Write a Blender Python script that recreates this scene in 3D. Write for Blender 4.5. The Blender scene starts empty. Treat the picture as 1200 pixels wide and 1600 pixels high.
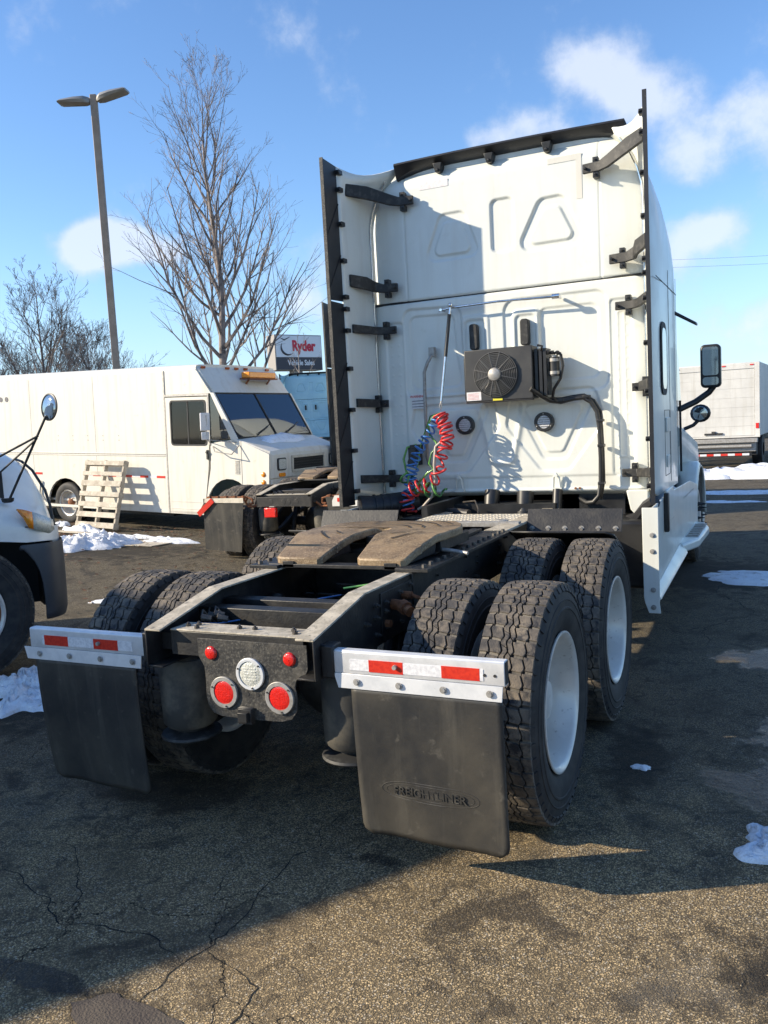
import bpy, bmesh, math, random
import numpy as np
from mathutils import Vector, Matrix, noise
PI = math.pi
scene = bpy.context.scene
C = scene.collection
rnd = random.Random(7)

# ------------------------------------------------------------------ camera
def make_camera():
    yaw, pitch, roll = map(math.radians, (-25.4999, -5.8326, -3.1141))
    fw = Vector((math.sin(yaw)*math.cos(pitch), math.cos(yaw)*math.cos(pitch), math.sin(pitch)))
    r = fw.cross(Vector((0, 0, 1))).normalized()
    u = r.cross(fw)
    r2 = r*math.cos(roll) + u*math.sin(roll)
    u2 = -r*math.sin(roll) + u*math.cos(roll)
    cam = bpy.data.cameras.new('camera')
    cam.sensor_fit = 'VERTICAL'; cam.sensor_height = 36.0
    cam.lens = 36.0*1327.37/1600.0
    cam.clip_start = 0.05; cam.clip_end = 3000
    o = bpy.data.objects.new('camera', cam); C.objects.link(o)
    m = Matrix((r2, u2, -fw)).transposed().to_4x4()
    m.translation = Vector((2.1422, -2.8669, 1.8055))
    o.matrix_world = m
    scene.camera = o
make_camera()

# ------------------------------------------------------------------ sun, sky, exposure
SUN_DIR = Vector((1.11, 0.635, -0.605)).normalized()      # the way the light travels
SUN_EL = math.asin(-SUN_DIR.z)
SUN_AZ = math.atan2(-SUN_DIR.x, -SUN_DIR.y)               # clockwise from +Y
sun = bpy.data.lights.new('sun', 'SUN')
sun.energy = 4.7; sun.angle = math.radians(0.53); sun.color = (1.0, 0.87, 0.67)
so = bpy.data.objects.new('sun', sun); C.objects.link(so)
so.rotation_euler = SUN_DIR.to_track_quat('-Z', 'Y').to_euler()
scene.view_settings.view_transform = 'Standard'
scene.view_settings.look = 'None'
scene.view_settings.gamma = 1.0
scene.view_settings.use_curve_mapping = False
scene.view_settings.exposure = 0.80

def dirv(az, el):
    a, e = math.radians(az), math.radians(el)
    return (math.sin(a)*math.cos(e), math.cos(a)*math.cos(e), math.sin(e))

def make_world():
    w = bpy.data.worlds.new('World'); scene.world = w; w.use_nodes = True
    nt = w.node_tree; nt.nodes.clear(); N = nt.nodes.new; L = nt.links.new
    out = N('ShaderNodeOutputWorld'); bg = N('ShaderNodeBackground')
    bg.inputs['Strength'].default_value = 0.128
    sky = N('ShaderNodeTexSky'); sky.sky_type = 'NISHITA'; sky.sun_disc = False
    sky.sun_elevation = SUN_EL; sky.sun_rotation = SUN_AZ
    sky.air_density = 1.0; sky.dust_density = 0.15; sky.ozone_density = 3.0
    tc = N('ShaderNodeTexCoord')
    nz = N('ShaderNodeTexNoise'); nz.inputs['Scale'].default_value = 11; nz.inputs['Detail'].default_value = 10
    nz.inputs['Roughness'].default_value = 0.60
    L(tc.outputs['Generated'], nz.inputs['Vector'])
    # (azimuth, elevation, radius in degrees, strength)
    blobs = [(-43.6, 11.6, 2.6, 1.0), (-41.9, 12.3, 2.7, 1.1), (-40.0, 11.9, 2.1, .85), (-38.3, 11.4, 1.7, .75),
             (-30.0, 8.0, 2.4, .6), (-27.5, 7.5, 2.0, .5), (-43.5, 5.5, 2.2, .45),
             (-10.6, 20.8, 3.2, 1.0), (-8.9, 18.8, 2.8, .8), (-6.2, 17.6, 3.6, .75), (-4.6, 14.6, 3.0, .8),
             (-15.4, 17.9, 2.3, .6), (-17.6, 17.3, 1.8, .45), (-12.6, 17.2, 2.2, .55), (-1.0, 16.8, 3.0, .7), (1.5, 14.0, 3.5, .5),
             (-5.6, 10.4, 2.5, .8), (-3.6, 10.8, 2.2, .7), (-7.2, 9.2, 2.0, .5), (-3.4, 4.8, 3.6, .6), (0.6, 5.2, 3.0, .55),
             (-8.5, 4.4, 2.5, .3), (12, 13, 5, .8), (20, 16, 6, .7), (-60, 13, 5, .8), (-75, 9, 6, .7), (40, 9, 6, .8),
             (70, 14, 7, .7), (100, 10, 6, .8), (140, 16, 8, .7), (-120, 12, 7, .7), (-160, 14, 8, .8), (180, 9, 6, .6)]
    acc = None
    for az, el, rad, st in blobs:
        d = N('ShaderNodeVectorMath'); d.operation = 'SUBTRACT'
        L(tc.outputs['Generated'], d.inputs[0]); d.inputs[1].default_value = dirv(az, el)
        s = N('ShaderNodeVectorMath'); s.operation = 'MULTIPLY'; s.inputs[1].default_value = (1, 1, 1.35)
        L(d.outputs[0], s.inputs[0])
        ln = N('ShaderNodeVectorMath'); ln.operation = 'LENGTH'; L(s.outputs[0], ln.inputs[0])
        mr = N('ShaderNodeMapRange'); mr.interpolation_type = 'SMOOTHSTEP'
        mr.inputs['From Min'].default_value = math.radians(rad)*1.25; mr.inputs['From Max'].default_value = 0
        mr.inputs['To Max'].default_value = st
        L(ln.outputs['Value'], mr.inputs['Value'])
        if acc is None: acc = mr.outputs[0]
        else:
            a = N('ShaderNodeMath'); a.operation = 'ADD'; L(acc, a.inputs[0]); L(mr.outputs[0], a.inputs[1]); acc = a.outputs[0]
    # erode the soft mask with noise
    n2 = N('ShaderNodeMapRange'); n2.inputs['From Min'].default_value = .3; n2.inputs['From Max'].default_value = .7
    n2.inputs['To Min'].default_value = -.55; n2.inputs['To Max'].default_value = .42
    L(nz.outputs['Fac'], n2.inputs['Value'])
    a = N('ShaderNodeMath'); a.operation = 'ADD'; L(acc, a.inputs[0]); L(n2.outputs[0], a.inputs[1])
    cl = N('ShaderNodeMapRange'); cl.interpolation_type = 'SMOOTHSTEP'
    cl.inputs['From Min'].default_value = .02; cl.inputs['From Max'].default_value = .85; cl.inputs['To Max'].default_value = .74
    L(a.outputs[0], cl.inputs['Value'])
    hsv = N('ShaderNodeHueSaturation'); hsv.inputs['Saturation'].default_value = 1.12; hsv.inputs['Value'].default_value = 1.08; hsv.inputs['Hue'].default_value = .505; L(sky.outputs[0], hsv.inputs['Color'])
    mx = N('ShaderNodeMix'); mx.data_type = 'RGBA'
    hz = N('ShaderNodeSeparateXYZ'); L(tc.outputs['Generated'], hz.inputs[0])
    hm = N('ShaderNodeMapRange'); hm.interpolation_type = 'SMOOTHSTEP'; hm.inputs['From Min'].default_value = .24; hm.inputs['From Max'].default_value = -.02; hm.inputs['To Max'].default_value = .62
    L(hz.outputs['Z'], hm.inputs['Value'])
    hx = N('ShaderNodeMix'); hx.data_type = 'RGBA'; L(hm.outputs[0], hx.inputs['Factor']); L(hsv.outputs[0], hx.inputs['A']); hx.inputs['B'].default_value = (2.05, 3.15, 4.85, 1)
    L(cl.outputs[0], mx.inputs['Factor']); L(hx.outputs['Result'], mx.inputs['A'])
    n3 = N('ShaderNodeMix'); n3.data_type = 'RGBA'; n3.inputs['A'].default_value = (2.9, 3.4, 4.3, 1); n3.inputs['B'].default_value = (4.5, 4.75, 5.3, 1); L(cl.outputs[0], n3.inputs['Factor']); L(n3.outputs['Result'], mx.inputs['B'])
    L(mx.outputs['Result'], bg.inputs['Color']); L(bg.outputs[0], out.inputs[0])
make_world()
scene.render.engine = 'CYCLES'

# ------------------------------------------------------------------ materials
def mat(name, col, rough=.6, metal=0, spec=.5, coat=0, var=None, vs=3.0, vmin=.42, vmax=.62, bump=0, bs=40, tint2=None,
        t2s=12, t2min=.55, t2max=.7, coord='Object', trans=0, emit=None, grime=None, rvar=0, detail=6, streak=None):
    m = bpy.data.materials.new(name); m.use_nodes = True
    nt = m.node_tree; b = nt.nodes['Principled BSDF']; N = nt.nodes.new; L = nt.links.new
    b.inputs['Base Color'].default_value = (*col, 1); b.inputs['Roughness'].default_value = rough
    b.inputs['Metallic'].default_value = metal; b.inputs['Specular IOR Level'].default_value = spec
    b.inputs['Coat Weight'].default_value = coat; b.inputs['Coat Roughness'].default_value = .08
    if trans: b.inputs['Transmission Weight'].default_value = trans
    if emit: b.inputs['Emission Color'].default_value = (*emit[0], 1); b.inputs['Emission Strength'].default_value = emit[1]
    tc = N('ShaderNodeTexCoord'); src = tc.outputs[coord]
    cur = None
    def layer(cur, c2, scale, lo, hi, dist=0):
        n = N('ShaderNodeTexNoise'); n.inputs['Scale'].default_value = scale; n.inputs['Detail'].default_value = detail
        n.inputs['Roughness'].default_value = .62; n.inputs['Distortion'].default_value = dist
        L(src, n.inputs['Vector'])
        r = N('ShaderNodeMapRange'); r.inputs['From Min'].default_value = lo; r.inputs['From Max'].default_value = hi
        L(n.outputs['Fac'], r.inputs['Value'])
        x = N('ShaderNodeMix'); x.data_type = 'RGBA'; L(r.outputs[0], x.inputs['Factor'])
        if cur is None: x.inputs['A'].default_value = (*col, 1)
        else: L(cur, x.inputs['A'])
        x.inputs['B'].default_value = (*c2, 1)
        return x.outputs['Result'], r.outputs[0]
    if var: cur, f = layer(cur, var, vs, vmin, vmax)
    if tint2: cur, f2 = layer(cur, tint2, t2s, t2min, t2max, .3)
    if streak:
        mp = N('ShaderNodeMapping'); mp.inputs['Scale'].default_value = (9, 9, .7); L(src, mp.inputs['Vector']); sv = src; src = mp.outputs[0]
        cur, f4 = layer(cur, streak, 1.0, .50, .80); src = sv
    if grime: cur, f3 = layer(cur, grime, 90, .5, .75)
    if cur: L(cur, b.inputs['Base Color'])
    if rvar and var:
        rr = N('ShaderNodeMapRange'); rr.inputs['To Min'].default_value = rough; rr.inputs['To Max'].default_value = rough+rvar
        L(f, rr.inputs['Value']); L(rr.outputs[0], b.inputs['Roughness'])
    if bump:
        n = N('ShaderNodeTexNoise'); n.inputs['Scale'].default_value = bs; n.inputs['Detail'].default_value = 5; L(src, n.inputs['Vector'])
        bp = N('ShaderNodeBump'); bp.inputs['Strength'].default_value = bump; bp.inputs['Distance'].default_value = .01
        L(n.outputs['Fac'], bp.inputs['Height']); L(bp.outputs[0], b.inputs['Normal'])
    return m

M = {}
M['white'] = mat('white_paint', (.72, .735, .685), .33, coat=.35, var=(.68, .695, .645), vs=2.5, tint2=(.60, .60, .52), t2s=7, t2min=.62, t2max=.85, bump=.03, bs=3, rvar=.15, streak=(.645, .64, .58))
M['white2'] = mat('white_van_paint', (.66, .64, .57), .45, coat=.15, var=(.65, .62, .55), vs=1.8, tint2=(.50, .44, .34), t2s=7, t2min=.60, t2max=.85, streak=(.56, .51, .42))
M['white3'] = mat('white_hood_paint', (.76, .78, .77), .3, coat=.4, var=(.68, .70, .69), vs=3)
M['seam'] = mat('seam_rubber', (.02, .02, .02), .7)
M['chrome'] = mat('chrome', (.72, .73, .74), .16, 1, var=(.6, .6, .6), vs=30)
M['steel'] = mat('dull_steel', (.40, .39, .37), .5, .45, var=(.3, .28, .25), vs=25)
M['frame'] = mat('frame_black_dusty', (.010, .010, .011), .5, var=(.042, .038, .031), vs=9, vmin=.44, vmax=.78, tint2=(.006, .006, .007), t2s=30, bump=.15, bs=60)
M['frame_top'] = mat('frame_flange_dust', (.34, .30, .23), .75, var=(.52, .46, .36), vs=14, tint2=(.05, .05, .05), t2s=40, t2min=.56, t2max=.75, bump=.2, bs=90)
M['plate'] = mat('tail_plate_dusty', (.018, .018, .018), .6, var=(.075, .068, .056), vs=12, vmin=.45, vmax=.7, grime=(.13, .12, .10), bump=.2, bs=80)
M['black'] = mat('black_plastic', (.010, .010, .011), .42, var=(.026, .026, .026), vs=6)
M['rubber'] = mat('black_rubber_trim', (.012, .0125, .015), .45, var=(.022, .022, .024), vs=5, tint2=(.075, .07, .06), t2s=18, t2min=.62, t2max=.85)
M['strap'] = mat('bracket_grey_black', (.020, .020, .020), .6, var=(.075, .072, .064), vs=20, vmin=.5, vmax=.72)
M['tyre'] = mat('tyre_rubber', (.014, .014, .015), .72, var=(.036, .033, .030), vs=10, bump=.08, bs=150)
def tread_mat():
    m = mat('tyre_tread', (.055, .050, .046), .82, var=(.19, .155, .115), vs=7, vmin=.40, vmax=.66, tint2=(.03, .029, .03), t2s=22, t2min=.48, t2max=.62, bump=.35, bs=130)
    return m
M['tread'] = tread_mat()
M['rim'] = mat('wheel_white_steel', (.70, .68, .63), .32, .15, var=(.58, .56, .52), vs=5, tint2=(.22, .18, .14), t2s=30, t2min=.62, t2max=.78, coat=.2)
M['hub'] = mat('hub_dark', (.05, .05, .05), .5, .4, var=(.12, .10, .08), vs=20)
M['flap'] = mat('mud_flap_rubber', (.017, .018, .020), .5, var=(.055, .050, .041), vs=3.2, vmin=.36, vmax=.66, tint2=(.13, .12, .10), t2s=14, t2min=.60, t2max=.82, bump=.15, bs=25, detail=9, streak=(.10, .092, .075))
M['alu'] = mat('aluminium_bar', (.74, .745, .75), .38, .25, var=(.64, .65, .66), vs=14, tint2=(.36, .34, .32), t2s=60, t2min=.66, t2max=.78)
M['red'] = mat('red_reflector', (.62, .035, .015), .32, var=(.50, .02, .012), vs=80, coat=.4)
M['redlens'] = mat('red_lens', (.70, .02, .012), .18, var=(.55, .015, .01), vs=120, coat=.8, bump=.3, bs=200)
M['clear'] = mat('clear_lens', (.62, .62, .56), .2, var=(.42, .42, .36), vs=60, coat=.8, bump=.4, bs=120)
M['amber'] = mat('amber_lens', (.92, .34, .03), .22, var=(.80, .22, .01), vs=40, coat=.6)
M['wtape'] = mat('white_reflector', (.74, .74, .75), .4, var=(.58, .58, .60), vs=70)
M['fifth'] = mat('fifth_wheel_greasy', (.27, .185, .10), .55, .05, var=(.15, .10, .055), vs=7, vmin=.4, vmax=.66, tint2=(.035, .026, .018), t2s=5, t2min=.52, t2max=.70, grime=(.42, .32, .20), bump=.25, bs=50)
M['groove'] = mat('grease_groove', (.03, .024, .018), .7)
M['deck'] = mat('deck_plate_dusty', (.62, .57, .47), .6, .0, var=(.50, .45, .36), vs=12, bump=.5, bs=110)
M['bag'] = mat('air_spring_rubber', (.045, .043, .038), .7, var=(.16, .14, .105), vs=6, vmin=.45, vmax=.7)
M['rust'] = mat('rusty_steel', (.24, .085, .03), .85, var=(.12, .045, .02), vs=20, tint2=(.34, .16, .07), t2s=50, bump=.3, bs=90)
M['hred'] = mat('red_coil_hose', (.64, .03, .028), .38, coat=.3)
M['hblue'] = mat('blue_coil_hose', (.05, .20, .52), .38, coat=.3)
M['hgreen'] = mat('green_coil_cable', (.035, .15, .045), .4, coat=.3, var=(.16, .42, .07), vs=6)
M['hgrey'] = mat('grey_hose', (.38, .33, .28), .5)
M['yellow'] = mat('yellow_tag', (.75, .65, .05), .5)
M['guard'] = mat('fan_guard_wire', (.10, .10, .098), .5)
M['label'] = mat('paper_label', (.74, .73, .72), .5, var=(.66, .62, .62), vs=40)
M['ink'] = mat('label_ink', (.12, .12, .13), .6)
M['redink'] = mat('label_red_ink', (.55, .05, .04), .6)
M['unit'] = mat('cooler_housing', (.030, .030, .031), .5, var=(.046, .045, .043), vs=5)
M['glassdark'] = mat('dark_glass', (.012, .014, .016), .06, coat=1)
M['mirror'] = mat('mirror_glass', (.35, .40, .42), .05, .9)
M['bark'] = mat('bare_tree_bark', (.32, .27, .24), .9, var=(.09, .075, .07), vs=3, tint2=(.28, .25, .23), t2s=9)
M['bark2'] = mat('distant_tree_bark', (.20, .17, .155), .9, var=(.07, .06, .06), vs=1)
M['pole'] = mat('lamp_pole_bronze', (.30, .235, .18), .6, var=(.25, .19, .14), vs=3)
M['lamphead'] = mat('lamp_head_bronze', (.28, .27, .25), .4, .3)
M['bluecab'] = mat('pale_blue_paint', (.38, .64, .75), .35, coat=.4, var=(.46, .72, .80), vs=1.5)
M['signwhite'] = mat('sign_face_white', (.88, .85, .84), .45)
M['signgrey'] = mat('sign_cabinet', (.30, .28, .26), .6)
M['signdark'] = mat('sign_face_dark', (.055, .05, .06), .5)
M['signred'] = mat('sign_letter_red', (.66, .02, .05), .5)
M['wood'] = mat('weathered_pallet_wood', (.52, .47, .38), .85, var=(.38, .33, .26), vs=6, tint2=(.66, .62, .52), t2s=20, bump=.3, bs=60)
M['bumper'] = mat('charcoal_bumper', (.045, .047, .052), .5, var=(.06, .06, .065), vs=3)
M['leaf'] = mat('dead_leaves', (.13, .06, .03), .9, var=(.07, .035, .02), vs=3)
M['boxwhite'] = mat('box_truck_white', (.60, .59, .555), .55, var=(.53, .52, .49), vs=1.5, streak=(.46, .44, .39))
M['dash'] = mat('van_interior_grey', (.36, .46, .46), .8)
M['interior2'] = mat('van_interior_panel', (.50, .62, .55), .7)

M['treaddust'] = mat('tyre_groove_dust', (.17, .15, .12), .95, var=(.06, .055, .05), vs=6, bump=.3, bs=90)
def snow_mat():
    m = mat('old_snow', (.86, .88, .91), .65, var=(.76, .79, .84), vs=4, tint2=(.40, .37, .33), t2s=16, t2min=.56, t2max=.74, bump=1.0, bs=70, spec=.3, grime=(.66, .67, .68))
    return m
M['snow'] = snow_mat()

def glass_mat(name, tint, ior=1.55):
    m = bpy.data.materials.new(name); m.use_nodes = True; nt = m.node_tree; nt.nodes.clear()
    N = nt.nodes.new; L = nt.links.new
    o = N('ShaderNodeOutputMaterial'); mx = N('ShaderNodeMixShader'); t = N('ShaderNodeBsdfTransparent'); g = N('ShaderNodeBsdfGlossy')
    t.inputs[0].default_value = (*tint, 1); g.inputs['Roughness'].default_value = .03; g.inputs[0].default_value = (.9, .95, 1, 1)
    f = N('ShaderNodeFresnel'); f.inputs['IOR'].default_value = ior
    L(f.outputs[0], mx.inputs[0]); L(t.outputs[0], mx.inputs[1]); L(g.outputs[0], mx.inputs[2]); L(mx.outputs[0], o.inputs[0])
    return m
M['glass'] = glass_mat('tinted_window_glass', (.80, .98, .99), 2.1)
M['hazeglass'] = glass_mat('van_side_glass', (.85, .92, .86))

def asphalt_mat(name='worn_asphalt', k=1.0):
    m = bpy.data.materials.new(name); m.use_nodes = True
    nt = m.node_tree; b = nt.nodes['Principled BSDF']; N = nt.nodes.new; L = nt.links.new
    tc = N('ShaderNodeTexCoord'); P = tc.outputs['Object']
    def noise_(s, d=6, dist=0, r=.6):
        n = N('ShaderNodeTexNoise'); n.inputs['Scale'].default_value = s; n.inputs['Detail'].default_value = d
        n.inputs['Distortion'].default_value = dist; n.inputs['Roughness'].default_value = r
        L(P, n.inputs['Vector']); return n.outputs['Fac']
    def mr(v, a, c, lo=0, hi=1, smooth=True):
        r = N('ShaderNodeMapRange'); r.inputs['From Min'].default_value = a; r.inputs['From Max'].default_value = c
        r.inputs['To Min'].default_value = lo; r.inputs['To Max'].default_value = hi
        if smooth: r.interpolation_type = 'SMOOTHSTEP'
        L(v, r.inputs['Value']); return r.outputs[0]
    def mixc(f, A, B):
        x = N('ShaderNodeMix'); x.data_type = 'RGBA'
        if isinstance(f, float): x.inputs['Factor'].default_value = f
        else: L(f, x.inputs['Factor'])
        for k, v in (('A', A), ('B', B)):
            if isinstance(v, tuple): x.inputs[k].default_value = (*v, 1)
            else: L(v, x.inputs[k])
        return x.outputs['Result']
    def math_(op, a_, b_):
        x = N('ShaderNodeMath'); x.operation = op
        for i, v in enumerate((a_, b_)):
            if isinstance(v, (float, int)): x.inputs[i].default_value = v
            else: L(v, x.inputs[i])
        return x.outputs[0]
    # aggregate: two sizes of stones
    v1 = N('ShaderNodeTexVoronoi'); v1.inputs['Scale'].default_value = 124; L(P, v1.inputs['Vector'])
    v2 = N('ShaderNodeTexVoronoi'); v2.inputs['Scale'].default_value = 260; L(P, v2.inputs['Vector'])
    sepc = N('ShaderNodeSeparateColor'); L(v1.outputs['Color'], sepc.inputs[0])
    stone = mr(v1.outputs['Distance'], .56, .36)
    stone2 = mr(v2.outputs['Distance'], .52, .30)
    scol = mixc(mr(sepc.outputs[0], 0, 1, smooth=False), (.24*k, .18*k, .10*k), (.84*k, .62*k, .33*k))
    scol = mixc(mr(sepc.outputs[1], .82, .95), scol, (.74*k, .62*k, .44*k))
    big = mr(noise_(.55, 5, .4), .35, .66)
    exposed = mr(noise_(2.6, 6, .6), .30, .56)
    binder = mixc(big, (.10*k, .076*k, .044*k), (.18*k, .134*k, .077*k))
    sfac = math_('MULTIPLY', math_('MAXIMUM', stone, math_('MULTIPLY', stone2, .8)), mr(exposed, 0, 1, .45, 1.0))
    colr = mixc(sfac, binder, scol)
    # dark damp / oily blotches
    blot = mr(noise_(1.4, 7, 1.2), .56, .66)
    blot2 = mr(noise_(9, 7, 1.0), .55, .63)
    colr = mixc(math_('MULTIPLY', math_('MAXIMUM', blot, math_('MULTIPLY', blot2, .75)), .72), colr, (.045, .036, .026))
    # salt-light dry patches
    colr = mixc(mr(noise_(.8, 5, .5), .6, .78, 0, .35), colr, (.26, .235, .195))
    # far away: average
    # fine crack network, only in weak areas
    vc = N('ShaderNodeTexVoronoi'); vc.feature = 'DISTANCE_TO_EDGE'; vc.inputs['Scale'].default_value = 1.15
    wob = N('ShaderNodeVectorMath'); wob.operation = 'ADD'
    nn = N('ShaderNodeTexNoise'); nn.inputs['Scale'].default_value = 5; nn.inputs['Detail'].default_value = 6; L(P, nn.inputs['Vector'])
    sc = N('ShaderNodeVectorMath'); sc.operation = 'SCALE'; sc.inputs['Scale'].default_value = .38; L(nn.outputs['Color'], sc.inputs[0])
    L(P, wob.inputs[0]); L(sc.outputs[0], wob.inputs[1]); L(wob.outputs[0], vc.inputs['Vector'])
    crack = math_('MULTIPLY', mr(vc.outputs['Distance'], .005, .0), mr(noise_(.45, 3), .52, .6))
    colr = mixc(crack, colr, (.012, .011, .010))
    def blobs_(lst, amp=.35, hi_=1.12, lo_=.88):
        acc = None
        dn = math_('MULTIPLY', math_('SUBTRACT', noise_(6, 6, .3), .5), amp*4)
        for cx, cy, rx, ry in lst:
            d = N('ShaderNodeVectorMath'); d.operation = 'SUBTRACT'; L(P, d.inputs[0]); d.inputs[1].default_value = (cx, cy, 0)
            q = N('ShaderNodeVectorMath'); q.operation = 'MULTIPLY'; L(d.outputs[0], q.inputs[0]); q.inputs[1].default_value = (1/rx, 1/ry, 0)
            ln = N('ShaderNodeVectorMath'); ln.operation = 'LENGTH'; L(q.outputs[0], ln.inputs[0])
            f = mr(math_('ADD', ln.outputs['Value'], dn), hi_, lo_)
            acc = f if acc is None else math_('MAXIMUM', acc, f)
        return acc
    wet = blobs_([(2.55, 1.55, .62, .55), (2.5, 2.2, .55, .5), (1.98, 1.50, .26, .14), (2.45, 3.8, .85, .32), (2.6, 4.3, .5, .25), (-.25, -.90, .30, .055)])
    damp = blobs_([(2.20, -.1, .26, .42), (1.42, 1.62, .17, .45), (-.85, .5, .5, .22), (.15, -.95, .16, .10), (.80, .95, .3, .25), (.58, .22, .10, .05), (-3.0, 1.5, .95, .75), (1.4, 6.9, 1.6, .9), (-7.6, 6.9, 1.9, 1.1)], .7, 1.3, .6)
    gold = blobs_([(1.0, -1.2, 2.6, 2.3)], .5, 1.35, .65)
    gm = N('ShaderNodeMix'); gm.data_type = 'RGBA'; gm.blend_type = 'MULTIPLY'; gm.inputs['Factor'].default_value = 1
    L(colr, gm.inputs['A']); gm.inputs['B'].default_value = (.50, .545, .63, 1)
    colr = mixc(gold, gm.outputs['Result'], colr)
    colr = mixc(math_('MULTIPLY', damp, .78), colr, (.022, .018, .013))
    colr = mixc(math_('MULTIPLY', wet, .80), colr, (.012, .012, .012))
    L(colr, b.inputs['Base Color'])
    L(mr(wet, 0, 1, .88, .10, False), b.inputs['Roughness'])
    L(mr(wet, 0, 1, .35, .13), b.inputs['Specular IOR Level'])
    bp = N('ShaderNodeBump'); bp.inputs['Strength'].default_value = .95; bp.inputs['Distance'].default_value = .009
    h = math_('ADD', math_('MULTIPLY', stone, mr(exposed, 0, 1, .6, 1.1)), math_('MULTIPLY', stone2, .5))
    h = math_('SUBTRACT', h, math_('MULTIPLY', crack, 3.0))
    L(math_('MULTIPLY', h, mr(wet, 0, 1, 1, .10)), bp.inputs['Height'])
    bp2 = N('ShaderNodeBump'); bp2.inputs['Strength'].default_value = .6; bp2.inputs['Distance'].default_value = .03
    L(noise_(5, 8), bp2.inputs['Height']); L(bp.outputs[0], bp2.inputs['Normal'])
    L(bp2.outputs[0], b.inputs['Normal'])
    return m
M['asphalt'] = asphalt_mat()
M['damp'] = asphalt_mat('damp_asphalt', .30)
M['crack'] = mat('crack_dark', (.012, .011, .010), .95)
M['wet'] = mat('wet_asphalt_film', (.016, .017, .019), .16, var=(.025, .024, .022), vs=9, bump=.10, bs=60)
M['patch'] = mat('asphalt_patch', (.10, .08, .06), .9, var=(.07, .055, .045), vs=5, bump=.6, bs=120)

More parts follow.
